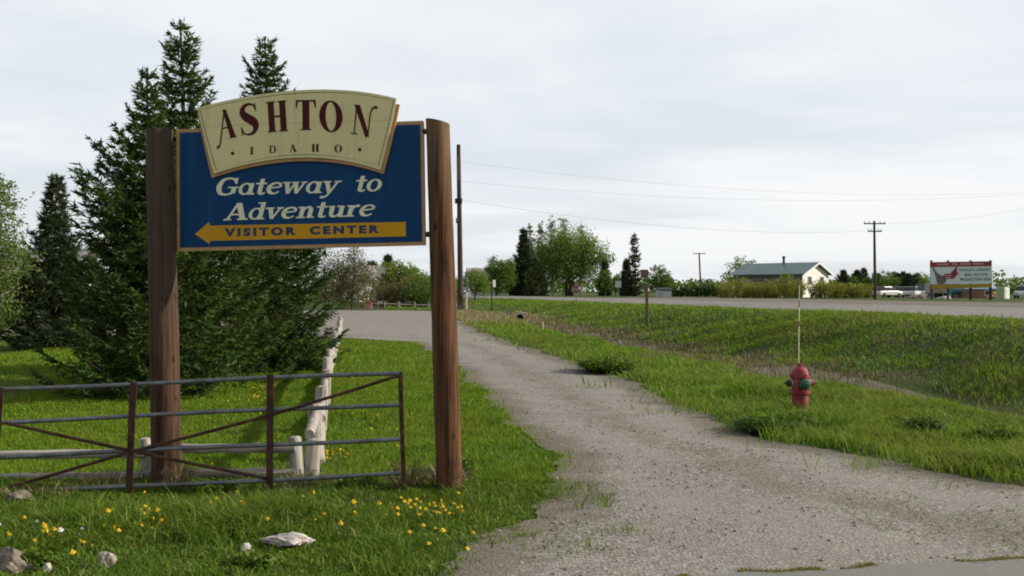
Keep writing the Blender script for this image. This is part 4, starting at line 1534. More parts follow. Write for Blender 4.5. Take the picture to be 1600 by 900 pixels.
# ------------------------------------------------------------------ pipe gate
FG = Face(0, 8.82, 627, 9.02)
gate = thing('pipe_gate', FG(420, 775) * 1.0, 'rusty pipe farm gate with four grey rails in front of the sign', 'gate')
gate.location.z = 0
for n_, (y0, yl_, y1) in enumerate([(608.5, 0, 582.5), (659.5, 0, 631.5), (714.0, 0, 685.5), (771.0, 0, 739.5)]):
    sl = (y1 - y0) / 627
    pts = [FG(px, y0 + sl * px + 1.2 * math.sin(px * .011 + n_)) for px in (-60, 40, 140, 240, 340, 440, 540, 626)]
    MB().tube(pts, .0205, 12).build('rail', M_pipe, gate, True)
for px0, py0, px1, py1, w, t_ in ((4, 605, -8, 800, .052, .03), (210.5, 597, 203, 792, .062, .03), (423.5, 585, 422.5, 775, .062, .03)):
    p, q = FG(px0, py0, .035), FG(px1, py1, .035)
    q.z = max(tz(q.x, q.y) - .03, q.z)
    ax = (p - q).normalized()
    side = Vector((1, -FG.b * -1, 0)).normalized()
    m = MB()
    R_ = Matrix((side, ax.cross(side), ax)).transposed()
    m.box((p + q) / 2, (w, .012, (p - q).length), rot=R_)
    m.build('upright', M_rust, gate)
MB().tube([FG(625.5, 581), FG(627, 640), FG(630.5, 745), FG(631.5, 768)], .021, 12).build('end_pipe', M_rust, gate, True)
for (x0, y0, x1, y1) in ((622, 587, 424, 648), (424, 648, 207, 705), (207, 705, -60, 782), (10, 660, 207, 704), (207, 704, 424, 748)):
    MB().tube([FG(x0, y0, .02), FG((x0 + x1) / 2, (y0 + y1) / 2 + .6, .022), FG(x1, y1, .02)], .0155, 10).build('brace', M_rust, gate, True)

# ------------------------------------------------------------------ low log fences
fa = thing('log_fence', Vector((-4.0, 9.62, 0)), 'low silvery log fence running to the left behind the gate', 'fence')
for px0, px1, py, r in ((-90, 226, 708, .045), (228, 462, 700, .046), (-90, 226, 744, .048), (228, 462, 739, .048)):
    p, q = at(px0, py + (4 if px0 < 0 else 1.5), 9.64), at(px1, py, 9.62)
    p.z, q.z = p.z, q.z
    MB().tube([p.lerp(q, k / 8) + Vector((0, 0, .006 * math.sin(3 * k + px0))) for k in range(9)], [r * (1 + .06 * math.sin(2.1 * k + px0)) for k in range(9)], 14, True, .05, px0).build('rail', M_silver_rail, fa, True)


def stub(px, top, Y, r, parent, seed, mat=M_silver_log, dome=True):
    p = stand(px, Y)
    h = at(px, top, Y).z
    rr = random.Random(seed)
    ln = Vector((rr.uniform(-.045, .045), rr.uniform(-.03, .03), 0))
    pts = [Vector((p.x, p.y, p.z - .12)), Vector((p.x, p.y, p.z + .12)) + ln * .5, Vector((p.x, p.y, h - .03)) + ln, Vector((p.x, p.y, h - .008)) + ln, Vector((p.x, p.y, h)) + ln]
    MB().tube(pts, [r * 1.1, r * rr.uniform(.95, 1.08), r * rr.uniform(.88, 1.0), r * .86, r * .55], 16, True, .10, seed).build('post', mat, parent, True)


stub(230, 684, 9.66, .056, fa, 3)
stub(466, 681, 9.68, .068, fa, 4)
stub(-96, 690, 9.66, .06, fa, 5)
fb = thing('log_fence', Vector((-2.1, 9.8, 0)), 'pale weathered log fence running from the gate back along the lawn', 'fence')
fp0, fp1 = Vector((-2.06, 9.78, 0)), Vector((-7.0, 40.5, 0))
YP = [9.78, 10.7, 13.0, 15.6, 18.3, 21.2, 24.2, 27.3, 30.5, 33.8, 37.2, 40.5]
PX = [484, 496, 499, 506, 509, 514, 518, 521, 524, 527, 530, 533]
tops = []
for i, (Y, px) in enumerate(zip(YP, PX)):
    x = (px - 800) / F * Y
    h = [.40, .66, .62, .62, .64, .60, .66, .62, .66, .62, .66, .64][i]
    g = tz(x, Y)
    stub(px, HZ + (EYE - g - h) * F / Y, Y, [.075, .085][i == 1] if i < 2 else .085, fb, 20 + i)
    tops.append(Vector((x, Y, g + h)))
for i in range(1, len(tops) - 1):
    for dz in (-.17, -.45):
        p, q = tops[i] + Vector((.03, .02, dz)), tops[i + 1] + Vector((.03, -.02, dz - .02))
        MB().tube([p, p.lerp(q, .5) + Vector((.01, 0, -.01)), q], [.055, .05, .048], 12, True, .06, i).build('rail', M_silver_log, fb, True)
p, q = tops[0] + Vector((.0, -.02, .045)), tops[1] + Vector((0, 0, -.08))
MB().tube([p, q], [.052, .05], 12, True, .05, 9).build('rail', M_silver_log, fb, True)

# ------------------------------------------------------------------ fire hydrant with its tall marker rod
hp = ground(1250, 651)
HYs = .70
hy = thing('fire_hydrant', hp, 'faded red fire hydrant with green front cap and tall marker rod', 'fire hydrant')
B = Vector(hp) + Vector((0, 0, -.04))
MB().lathe(B, [(.165, 0), (.165, .035), (.12, .05), (.118, .10), (.118, .30), (.112, .37), (.118, .385), (.152, .39), (.155, .43), (.12, .44), (.128, .47), (.130, .60), (.125, .62), (.148, .625), (.148, .655), (.12, .66)], 28).build('barrel', M_red, hy, True)
for zz_, rr_ in ((.41, .138), (.64, .134), (.025, .148)):
    m = MB()
    for k in range(8):
        a = .4 + k * math.pi / 4
        m.lathe(B + Vector((rr_ * math.cos(a), rr_ * math.sin(a), zz_ - .03)), [(.013, 0), (.013, .06), (.008, .066)], 6)
    m.build('bolt_ring', M_rust, hy)
MB().lathe(B + Vector((0, 0, .66)), [(.125, 0), (.12, .04), (.10, .085), (.065, .118), (.035, .13), (.034, .175), (.02, .18)], 24).build('bonnet', M_red, hy, True)


def nozzle(d, r, l0, name, mat, mat2, z):
    d = Vector(d).normalized()
    up = Vector((0, 0, 1))
    M = Matrix((up.cross(d).normalized(), d.cross(up.cross(d)).normalized(), d)).transposed()
    c = B + Vector((0, 0, z))
    m = MB().lathe(c, [(r * .8, .08), (r * .8, l0), (r * 1.02, l0 + .005), (r * 1.02, l0 + .025)], 20, frame=M)
    nz = m.build('nozzle', mat2, hy, True)
    m = MB().lathe(c + d * (l0 + .026), [(r * 1.0, 0), (r * 1.0, .035), (r * .8, .055), (r * .3, .062), (r * .28, .095), (r * .1, .098)], 20 if r > .06 else 14, frame=M)
    m.build(name, mat, nz, True)


nozzle((.12, -1, 0), .082, .125, 'cap', M_greencap, M_red, .535)
nozzle((-1, -.15, 0), .052, .125, 'cap', M_black, M_palecap, .545)
nozzle((1, .10, 0), .052, .135, 'cap', M_red, M_palecap, .545)
r0 = B + Vector((-.012, .03, .78))
top = at(1251, 436, hp.y).z
segs = [(0, .46, M_rod_white), (.46, .52, M_rod_red), (.52, .68, M_rod_white), (.68, .76, M_rod_red), (.76, .93, M_rod_white), (.93, 1.0, M_rod_red)]
m = MB()
for i, (a0, a1, mm) in enumerate(segs):
    m.cur = 0 if mm is M_rod_white else 1
    q0, q1 = r0 + Vector((.012 * a0, 0, (top - r0.z) * a0)), r0 + Vector((.012 * a1, 0, (top - r0.z) * a1))
    m.tube([q0, q1], .0085 if a0 < .7 else .007, 8)
m.build('marker_rod', [M_rod_white, M_rod_red], hy, True)

# ------------------------------------------------------------------ utility poles and wires
M_wire = paint('dark_wire', (.30, .31, .33), .6, .1)
M_insul = paint('insulator_glass', (.10, .12, .13), .3, .2)


def pole(px, Y, top, r, label, arms=(), lean=0.0, group='wooden utility poles'):
    b = stand(px, Y)
    t = at(px, top, Y)
    t.x += lean
    root = thing('utility_pole', b, label, 'utility pole', group)
    MB().tube([b - Vector((0, 0, .3)), b.lerp(t, .5), t], [r, r * .85, r * .68], 14).build('post', M_pole, root, True)
    for (py, half, rz) in arms:
        z = at(px, py, Y).z
        c = b.lerp(t, (z - b.z) / (t.z - b.z)) + Vector((0, -r * .8, 0))
        d = Vector((math.cos(rz), math.sin(rz), 0))
        ar = MB().box(c, (2 * half, .10, .12), rz).build('cross_arm', M_pole, root)
        for u in (-.92, -.5, .5, .92):
            p = c + d * half * u + Vector((0, 0, .06))
            MB().lathe(p, [(.02, 0), (.02, .06), (.05, .07), (.045, .16), (.02, .18)], 10).build('insulator', M_insul, ar, True)
    return root, b, t


YP1 = 66.0
p1, b1, t1 = pole(720, YP1, 226, .20, 'tall dark utility pole beside the right log post with a small transformer', lean=-.16)
# gear on the tall pole: conduit strip, bracket and a small transformer
c = at(715.5, 345, YP1)
MB().lathe(c + Vector((-.03, -.1, -.17)), [(.09, 0), (.10, .03), (.10, .32), (.07, .36)], 14).build('transformer', M_black, p1, True)
MB().tube([at(715.2, 246, YP1 - .2), at(715.6, 283, YP1 - .2)], .075, 8).build('conduit', M_pole, p1, True)
MB().box(at(716.5, 314, YP1 - .2), (.5, .12, .35)).build('bracket', M_pole, p1)
p2, b2, t2 = pole(1367.5, 100, 345, .16, 'utility pole with two cross arms right of the green roofed building', [(349.5, 1.15, .05), (361.5, .75, .05)], -.1)
p3, b3, t3 = pole(1095.5, 165, 395, .17, 'distant leaning utility pole behind the dark shrubs', [(396.5, 1.1, .1)], -.35)
p4, b4, t4 = pole(1760, 84, 285, .17, 'utility pole beyond the right edge of the photo', [(290, 1.2, .1)], 0)


def wire(p, q, sag, label, r=.0055):
    pts = [Vector(p).lerp(Vector(q), k / 24) - Vector((0, 0, sag * 4 * (k / 24) * (1 - k / 24))) for k in range(25)]
    o = MB().tube(pts, r, 5).build('power_line', M_wire, None, True, origin=p)
    tag(o, label, 'power line', 'wires between the utility poles')


wire(at(717, 312, YP1), at(1349, 361, 100), .9, 'lowest wire from the tall dark pole to the double-armed pole', .011)
wire(at(717, 283, YP1), at(1740, 291, 84), 1.3, 'middle wire from the tall dark pole off to the right')
wire(at(717, 252, YP1), at(1775, 289, 84), 1.5, 'upper wire from the tall dark pole off to the right')
wire(at(1385, 349, 100), at(1740, 291, 84), .8, 'wire from the upper arm of the double-armed pole to the right edge', .006)

# ------------------------------------------------------------------ green roofed building
M_greenroof = paint('green_metal_roof', (.10, .155, .155), .45, .1, .8, (.06, .10, .095), .3, metal=.1)
M_cream_wall = m_sided('cream_boarded_wall')
bb = stand(1200, 138)
bld = thing('long_building', Vector((0, 0, ROADZ)), 'long cream building with a green metal roof behind golden bushes', 'building')
RZ = math.radians(-45)
# local frame: ridge along local X; right gable faces the sun
gc = at(1254, 466, 130)       # near right corner of the shaded long side
gc.z = ROADZ
LB, DB, HW, HR = 10.6, 7.4, 3.3, 1.45
M = Matrix.Rotation(RZ, 3, 'Z')
bld.location = gc + M @ Vector((-LB / 2, DB / 2, 0))
rf, G = house(bld, LB, DB, HW, HR, RZ, M_cream_wall, M_greenroof, [(2, -1.75, 2.35, .95, 1.0), (2, 1.75, 2.35, .95, 1.0), (2, -.2, .9, 1.1, 1.2), (-1, -3.4, 1.9, 1.1, .9), (-1, 1.8, 1.9, 1.1, .9)], .55)
MB().box(G(0, -DB / 2 - .012, HW / 2), (LB - .02, .02, HW - .3), RZ).build('shade_panel', paint('long_wall_shade', (.135, .14, .115), .8, .2, 1.2), bld)  # grey sheet over the cream long wall; eave shade put into its colour
ch = MB().lathe(G(.6, -.3, HW + HR - .2), [(.17, 0), (.17, 1.0), (.24, 1.02), (.24, 1.2), (.05, 1.28)], 12).build('chimney', M_black, rf, True)
# purlin ends and fascia on the gable
m = MB()
for sg in (-1, 1):
    a0, a1 = G(LB / 2 + .57, sg * (DB / 2 + .55), HW - .55 * HR / (DB / 2) - .02), G(LB / 2 + .57, 0, HW + HR - .02)
    ax = (a1 - a0).normalized()
    sd_ = (M @ Vector((1, 0, 0)))
    m.box((a0 + a1) / 2, (.05, .22, (a1 - a0).length), rot=Matrix((sd_, ax.cross(sd_), ax)).transposed())
m.build('fascia', M_white_wall, bld)

# ------------------------------------------------------------------ billboard
M_bb_white = paint('billboard_white', (.60, .68, .66), .5, .06, .6)
M_bb_red = paint('billboard_red', (.26, .022, .03), .5, .15, 1.0)
M_bb_yellow = paint('billboard_yellow', (.33, .235, .015), .5, .1, 1.0)
M_bb_grey = paint('billboard_grey', (.16, .15, .14), .6, .25, 1.0)
M_bb_ink = paint('billboard_ink', (.05, .11, .10), .6, .1, 1.0)
M_bb_ink2 = paint('billboard_blue_ink', (.05, .08, .14), .6, .1, 1.0)
M_bb_pale = paint('billboard_pale_strokes', (.55, .42, .40), .6, .1, 1.0)
FB = Face(1453, 96, 1550, 93)
bbd = thing('billboard', Vector((FB(1500, 468).x, FB(1500, 468).y, ROADZ)), 'roadside billboard with red top strip and yellow bottom strip', 'billboard')
MB().prism(*slab_px(FB, [(1453.5, 409.5), (1549.5, 408), (1551, 442.5), (1453.5, 444.5)], 0, -.22)).build('panel', M_bb_white, bbd)
MB().prism(*slab_px(FB, [(1453, 409.8), (1549.8, 408.4), (1549.8, 415.6), (1453, 417.2)], .03, -.02)).build('top_strip', M_bb_red, bbd)
MB().prism(*slab_px(FB, [(1455, 444.8), (1550, 442.8), (1550, 449.6), (1455, 451.2)], .02, -.18)).build('bottom_strip', M_bb_yellow, bbd)
sw = [(1456.0, 417.2), (1459, 417.1)] + arc((1459, 417.1), (1465.5, 427), (1477.5, 433), 8)[1:] + [(1478.5, 438), (1475.5, 444.2), (1464.5, 444.3)] + arc((1464.5, 444.3), (1462, 432), (1456, 417.2), 6)[1:-1]
MB().prism(*slab_px(FB, sw, .025, -.02)).build('grey_swoosh', M_bb_grey, bbd)
rd = [(1473.5, 431.5), (1476.5, 427.5), (1485, 427.6), (1487.5, 424), (1491, 421.5), (1493.5, 417.2), (1495.5, 417.2), (1495.0, 424.5), (1497.5, 427.5), (1494.0, 431), (1490, 435.5), (1474.5, 435.5)]
MB().prism(*slab_px(FB, rd, .027, -.02)).build('red_shape', M_bb_red, bbd)
m = MB()
for x0, x1, y in ((1476, 1488, 430.0), (1477, 1486, 433.0)):
    m.prism(*slab_px(FB, [(x0, y), (x1, y), (x1, y + 1.0), (x0, y + 1.0)], .032, .0))
m.build('pale_strokes', M_bb_pale, bbd)
m = MB()
for i, (x0, x1) in enumerate(((1464.5, 1483.5), (1487.5, 1495.5), (1501, 1516.5), (1521, 1537.5))):
    k = x0
    while k < x1 - .8:
        m.prism(*slab_px(FB, [(k, 414.6 - (k - 1453) * .014), (k + 1.5, 414.6 - (k - 1453) * .014), (k + 1.5, 411.8 - (k - 1453) * .014 + (i + int(k)) % 2 * .6), (k, 411.8 - (k - 1453) * .014)], .034, .0))
        k += 2.3
m.build('pale_strokes', M_bb_pale, bbd)
sans(FB, "WORLD'S LARGEST", [(1498, 424.0), (1547.5, 423.2), (1498, 419.6), (1547.5, 418.8)], .008, 'lettering', M_bb_ink, bbd, .03, 1.1)
sans(FB, 'SEED POTATO', [(1507, 431.8), (1543.5, 431.2), (1507, 427.2), (1543.5, 426.6)], .008, 'lettering', M_bb_ink, bbd, .03, 1.1)
sans(FB, 'PRODUCTION AREA', [(1500, 439.2), (1549, 438.4), (1500, 434.6), (1549, 433.8)], .008, 'lettering', M_bb_ink2, bbd, .03, 1.05)
for px in (1454.5, 1480.5, 1516, 1547):
    p = FB(px, 440, -.24)
    MB().box((p.x, p.y, (ROADZ + at(px, 407.5, p.y).z) / 2), (.2, .16, at(px, 407.5, p.y).z - ROADZ + .1)).build('support', M_pole if px > 1500 else M_bb_ink2, bbd)

# ------------------------------------------------------------------ yard behind the billboard
M_carw = [paint('car_paint_' + n, c, .3, .06, 2, spec=.6) for n, c in (('white', (.55, .50, .46)), ('silver', (.36, .38, .38)), ('blue_grey', (.16, .24, .31)), ('pale', (.62, .62, .60)))]
M_tyre = paint('tyre_rubber', (.02, .02, .02), .9, .2)


def car(px, Y, rz, mat, label, L_=4.4, Wd=1.75, Hh=1.42, pickup=False):
    b = stand(px, Y)
    root = thing('parked_car', b, label, 'car', 'vehicles parked in the yard across the highway')
    M = Matrix.Rotation(rz, 3, 'Z')
    G = lambda x, y, z: b + M @ Vector((x, y, z))
    h = L_ / 2
    lower = [(-h, .35), (-h, .78), (-h + .15, .86), (h - 1.2, .90), (h - .15, .74), (h, .62), (h, .32)]
    cab = [(-h + .55, .86), (-h + .95, Hh), (h - 2.0, Hh), (h - 1.25, .88)] if not pickup else [(-.4, .88), (-.3, Hh + .2), (h - 1.9, Hh + .2), (h - 1.3, .9)]
    w = Wd / 2
    MB().prism([G(x, -w, z) for x, z in lower], [G(x, w, z) for x, z in lower]).build('body', mat, root, bevel=.06)
    m = MB()
    m.prism([G(x, -w * .86, z) for x, z in cab], [G(x, w * .86, z) for x, z in cab])
    m.build('glasshouse', M_glass, root, bevel=.05)
    rf = [(cab[1][0] - .03, Hh + (.2 if pickup else 0)), (cab[2][0] + .03, Hh + (.2 if pickup else 0))]
    m = MB()
    m.box(G((rf[0][0] + rf[1][0]) / 2, 0, rf[0][1] + .02), (rf[1][0] - rf[0][0], Wd * .88, .06), rz)
    m.build('car_roof', mat, root, bevel=.02)
    for sx in (-h + .8, h - .8):
        for sy in (-1, 1):
            c = G(sx, sy * (w - .08), .31)
            d = M @ Vector((0, 1, 0))
            MB().tube([c - d * .1, c + d * .1], .31, 16).build('wheel', M_tyre, root, True)
    return root


car(1385, 128, .5, M_carw[0], 'pale cream car right beside the double-armed utility pole')
car(1409, 134, .15, M_carw[1], 'grey silver car second along from the double-armed pole')
car(1424, 130, 1.0, M_carw[3], 'whitish car in the middle of the parked vehicles')
car(1440, 134, .4, M_carw[2], 'blue grey pickup nearest the left support of the billboard', 5.0, 1.9, 1.6, True)
car(1600, 112, 1.2, M_carw[3], 'white car cut off by the right edge of the photo')

b = stand(1466, 122)
tr = thing('box_trailer', b, 'tan box trailer behind the left half of the billboard', 'trailer')
M_tanbox = paint('tan_trailer', (.36, .28, .19), .6, .15, 1.2)
MB().box(b + Vector((0, 0, 1.25)), (2.6, 1.9, 1.3)).build('body', M_tanbox, tr, bevel=.05)
MB().box(b + Vector((0, 0, .55)), (2.7, 1.7, .1)).build('chassis', M_black, tr)
for sx in (-.6, .6):
    for sy in (-.85, .85):
        c = b + Vector((sx, sy, .3))
        MB().tube([c - Vector((0, .1, 0)), c + Vector((0, .1, 0))], .3, 14).build('wheel', M_tyre, tr, True)
b = stand(1521, 118)
sh = thing('blue_roof_shed', b, 'low brown shed with a pale blue roof behind the billboard posts', 'shed')
M_blueroof = paint('pale_blue_roof', (.27, .40, .56), .5, .1, 1)
M_brownwall = paint('brown_shed_wall', (.22, .125, .075), .8, .25, 1.5)
house(sh, 3.9, 3.0, 1.15, .85, 0.06, M_brownwall, M_blueroof, [(-1, .9, .65, .6, .5)], .15)
b = stand(1493.5, 116)
tk = thing('teal_tank', b, 'small dark teal tank left of the blue roofed shed', 'tank')
MB().tube([b + Vector((-.6, 0, .95)), b + Vector((-.55, 0, .95)), b + Vector((.55, 0, .95)), b + Vector((.6, 0, .95))], [.3, .5, .5, .3], 18).build('vessel', paint('teal_paint', (.035, .14, .17), .5, .15), tk, True)
for sx in (-.4, .4):
    MB().box(b + Vector((sx, 0, .25)), (.1, .7, .5)).build('saddle', M_black, tk)
b = stand(1567, 104)
cb = thing('portable_cabin', b, 'narrow pale green and white cabin right of the billboard', 'cabin')
M_lgreen = paint('pale_green_panel', (.33, .38, .19), .6, .1)
MB().box(b + Vector((0, 0, .66)), (.95, .95, 1.3), .55).build('body', M_white_wall, cb, bevel=.02)
MB().box(b + Vector((0, 0, 1.34)), (1.05, 1.05, .08), .55).build('roof', M_lgreen, cb)
d = Matrix.Rotation(.55, 3, 'Z') @ Vector((0, -1, 0))
d2 = Matrix.Rotation(.55, 3, 'Z') @ Vector((-1, 0, 0))
MB().box(b + Vector((0, 0, .64)) + d2 * .49, (.03, .85, 1.15), .55).build('side_panel', M_lgreen, cb)
MB().box(b + Vector((0, 0, .60)) + d * .49, (.6, .03, 1.1), .55).build('door', M_white_wall, cb)


def rock(name, c, r, label, cat, mat, seed, squash=.7, sub=5, group=None, amp=.28):
    import bmesh
    bm = bmesh.new()
    bmesh.ops.create_icosphere(bm, subdivisions=sub, radius=1)
    rr = random.Random(seed)
    ks = [(Vector((rr.uniform(-1, 1), rr.uniform(-1, 1), rr.uniform(-1, 1))).normalized() * rr.uniform(1.2, 5.5), rr.uniform(0, 6), rr.uniform(.3, 1)) for _ in range(9)]
    cuts = [(Vector((rr.uniform(-1, 1), rr.uniform(-1, 1), rr.uniform(-.3, 1))).normalized(), rr.uniform(.62, .9)) for _ in range(7)]
    for v in bm.verts:
        d = v.co.normalized()
        rough_ = .16 * mnoise.fractal(d * 2.3 + Vector((seed, seed * 2.0, 0)), .8, 2.1, 5)
        f = 1 + .05 * math.sin(9 * d.x + 3 * d.z + seed) * math.sin(11 * d.y + seed) + .03 * math.sin(23 * d.x + 17 * d.y + 19 * d.z)
        f = f + amp * sum(a * math.sin(k.dot(d) + ph) for k, ph, a in ks) / 3
        p = d * f
        for nrm, lim in cuts:
            e = p.dot(nrm) - lim
            if e > 0:
                p -= nrm * e * .85
        p *= 1 + rough_
        v.co = Vector((p.x * r[0], p.y * r[1], p.z * r[2] * squash))
    me = bpy.data.meshes.new(name)
    bm.to_mesh(me)
    bm.free()
    me.materials.append(mat)
    me.polygons.foreach_set('use_smooth', [True] * len(me.polygons))
    o = bpy.data.objects.new(name, me)
    C.objects.link(o)
    o.location = c
    return tag(o, label, cat, group)


p = stand(1557, 106)
rock('dirt_pile', p, (1.1, .8, .75), 'tan dirt pile between the billboard and the pale green cabin', 'dirt pile', paint('tan_dirt', (.36, .23, .13), .95, .3, 3), 3, 1)
p = stand(1476, 110)
rock('rubble_pile', p, (.9, .5, .35), 'low pale rubble pile under the billboard, left of centre', 'rubble pile', M_stone_white, 4, 1)
p = stand(1434, 118)
rock('dirt_pile', p, (1.6, .8, .5), 'low brown dirt pile in front of the blue grey pickup', 'dirt pile', M_dirt, 5, 1)

# ------------------------------------------------------------------ signs along the highway
M_brown_wood = paint('brown_sign_wood', (.085, .05, .03), .8, .2, 5)
M_signback = paint('sign_back_metal', (.30, .30, .29), .4, .1, 4, metal=.5)
M_white_sign = paint('white_sign_face', (.48, .50, .50), .5, .06, 3)
b = stand(1010.5, 47)
s1 = thing('road_marker', b, 'brown wooden roadside post with a dark square sign seen from behind', 'road sign')
MB().box(b + Vector((0, 0, .95)), (.11, .11, 2.0), .2).build('post', M_brown_wood, s1)
MB().box(at(1007, 428, 46.9), (.40, .04, .42), .2).build('sign_panel', M_brown_wood, s1)
MB().box(at(1007.5, 448, 46.9), (.27, .04, .34), .2).build('lower_panel', M_brown_wood, s1)
b = stand(900, 72)
s2 = thing('stop_sign', b, 'red stop sign on a thin post beside the highway in front of the big willow', 'stop sign')
MB().box(b + Vector((0, .03, .75)), (.06, .05, 1.9), .0).build('post', M_signback, s2)
FT = Face(880, 71.9, 920, 71.9)
sc_ = at(899.5, 452.5, 71.9)
oc = [(899.5 + 6.6 * math.cos(math.radians(22.5 + 45 * k)), 452.5 + 6.6 * math.sin(math.radians(22.5 + 45 * k))) for k in range(8)]
ic = [(899.5 + 6.0 * math.cos(math.radians(22.5 + 45 * k)), 452.5 + 6.0 * math.sin(math.radians(22.5 + 45 * k))) for k in range(8)]
MB().prism(*slab_px(FT, oc, .0, -.02)).build('sign_panel', M_white_sign, s2)
MB().prism(*slab_px(FT, ic, .005, -.01)).build('sign_face', M_bb_red, s2)
sans(FT, 'STOP', [(895.0, 454.5), (904.0, 454.5), (895.0, 450.5), (904.0, 450.5)], .008, 'lettering', M_white_sign, s2, .02)
b = stand(966, 150)
s3 = thing('square_sign', b, 'white square sign on a post across the highway before the young spruce', 'road sign')
c = at(966, 444, 150)
MB().box((b.x, b.y + .06, (b.z + c.z) / 2), (.10, .08, c.z - b.z)).build('post', M_signback, s3)
MB().box(c, (.95, .05, 1.05)).build('sign_panel', M_white_sign, s3)
b = stand(768, 66)
s4 = thing('road_sign', b, 'thin brown post with a pale sign turned edge-on right of the tall utility pole', 'road sign')
MB().box((b.x, b.y, b.z + 1.0), (.08, .08, 2.1)).build('post', M_brown_wood, s4)
MB().box(at(772, 443, 65.9), (.30, .04, .5), .9).build('sign_panel', M_signback, s4)
b = stand(1037, 146)
s5 = thing('small_shed', b, 'small white and pale blue roadside shed with a dark roof', 'shed')
house(s5, 2.1, 1.6, 1.0, .3, .05, M_white_sign, M_black, [(-1, -.5, .55, .5, .5)], .12)
MB().box(Vector(b) + Vector((-.55, -.9, .5)), (.7, .04, .6), .05).build('blue_panel', M_blueroof, s5)
b = stand(757, 172)
h3 = thing('grey_roof_house', b, 'house with a pinkish grey roof left of the round trees across the highway', 'house')
house(h3, 6.0, 5.0, 2.3, 2.6, .25, M_white_wall, paint('pinkish_roof', (.33, .29, .30), .85, .15, 1), [(2, 0, 1.5, 1.1, 1.1), (-1, -1.4, 1.4, 1.1, 1.1), (-1, 1.2, 1.4, 1.1, 1.1)], .3)

# marker stakes on the strip beyond the ditch
st = [(717.5, 488, 478, .09, 0), (728.5, 485, 455, .09, 1), (737, 482, 476, .06, 0), (765, 480, 470, .05, 0), (792.5, 479, 471.5, .06, 0), (798, 478.5, 468, .05, 0), (816.5, 478, 469, .05, 0), (820.5, 479, 471.5, .06, 0), (836.5, 477.5, 467.5, .05, 0), (848, 517, 504, .05, 1)]
sl = ['short brown stake at the foot of the tall utility pole', 'tall pale stake right beside the tall utility pole', 'short dark stake right of the pale stake', 'dark stake at the foot of the edge-on sign', 'thick black stake, first right of the edge-on sign',
      'dark stake touching the thick black stake', 'slim dark stake above the culvert mouth', 'black stake just right of the culvert mouth', 'last dark stake at the right end of the row', 'leaning white stake in the ditch bottom']
for i, (px, bt, tp, w, wh) in enumerate(st):
    Y = 62 + .6 * i if i < 9 else 45
    b = stand(px, Y)
    hgt = (bt - tp) / F * Y
    m = MB()
    m.tube([b - Vector((0, 0, .1)), b + Vector((.01, 0, hgt * .9)), b + Vector((.012, 0, hgt))], [w * .8, w * .75, w * .5], 8)
    o = m.build('marker_stake', M_palecap if wh else M_black, None, True, origin=b)
    tag(o, sl[i], 'stake', 'stakes around the end of the ditch')
# culvert mouth
cp = stand(812, 60)
cv = thing('culvert', cp, 'pale concrete culvert mouth in the far end of the ditch', 'culvert')
c = at(812.5, 496, 60)
c.z = cp.z + .20
n = 18
vs, fs = [], []
for yy in (-.25, 1.6):
    for r in (.30, .22):
        for k in range(n):
            a = 2 * math.pi * k / n
            vs.append(c + Vector((r * math.cos(a), yy, r * math.sin(a))))
for k in range(n):
    j = (k + 1) % n
    fs += [(k, j, n + j, n + k), (k, 2 * n + k, 2 * n + j, j), (n + k, n + j, 3 * n + j, 3 * n + k)]
m = MB()
m.add(vs, fs)
m.build('pipe', M_stone_white, cv, True)
MB().box(c + Vector((.05, .1, .30)), (.75, .5, .14), rot=Matrix.Rotation(.12, 3, 'Y')).build('headwall', M_stone, cv, bevel=.05)
MB().tube([c + Vector((0, .5, 0)), c + Vector((0, .55, 0))], .25, 16).build('pipe_shade', M_black, cv)  # black disc added as the shade inside the pipe

# rail fence and red crate at the end of the drive
fc_ = thing('rail_fence', stand(640, 70), 'low grey rail fence with pale posts along the far edge of the drive', 'fence')
pxs = [574, 590, 601, 623, 648, 670, 692, 712]
for i, px in enumerate(pxs):
    b = stand(px, 68.5)
    MB().box(b + Vector((0, 0, .22)), (.10 if i != 3 else .16, .10, .66)).build('post', M_palecap, fc_)
for dz in (.44, .18):
    p, q = stand(562, 68.6), stand(724, 68.6)
    m = MB()
    m.tube([p + Vector((0, .08, dz)), p.lerp(q, .5) + Vector((0, .08, dz - .03)), q + Vector((0, .08, dz))], .045, 8)
    m.build('rail', M_silver_rail, fc_, True)
b = stand(575.5, 66.5)
bx = thing('red_crate', b, 'small red and faded pink crate beside the left end of the rail fence', 'crate')
MB().box(b + Vector((0, 0, .24)), (.50, .40, .40), .1).build('body', paint('faded_pink', (.40, .17, .15), .7, .2), bx, bevel=.02)
MB().box(b + Vector((.02, 0, .50)), (.36, .42, .14), .1).build('lid', paint('strong_red', (.32, .035, .03), .6, .2), bx, bevel=.02)

# ------------------------------------------------------------------ stones, weeds and flowers of the verge
rock('boulder', ground(18, 893) + Vector((0, 0, .02)), (.20, .15, .13), 'grey brown boulder at the bottom left corner of the photo', 'rock', M_dirt, 11, 1, amp=.35)
rock('stone', ground(28, 882) + Vector((0, -.05, .09)), (.034, .03, .028), 'small pale pebble lying on the grey brown boulder', 'stone', M_stone_white, 17, .9)
rock('stone', ground(166, 889) + Vector((0, 0, .035)), (.062, .055, .085), 'upright knobbly pale stone left of the bottom of the verge', 'stone', M_stone, 12, 1, amp=.45)
rock('stone', ground(452, 856) + Vector((0, 0, .065)), (.185, .11, .055), 'flat whitish stone in the grass below the gate', 'stone', M_stone_white, 13, .8, amp=.5)
rock('stone', ground(384, 864) + Vector((0, 0, .025)), (.042, .04, .045), 'small white stone left of the flat whitish stone', 'stone', M_stone_white, 14, 1)
rock('stone', ground(74, 893) + Vector((0, 0, .02)), (.03, .04, .05), 'small pale stone right of the grey brown boulder', 'stone', M_stone_white, 15, 1)
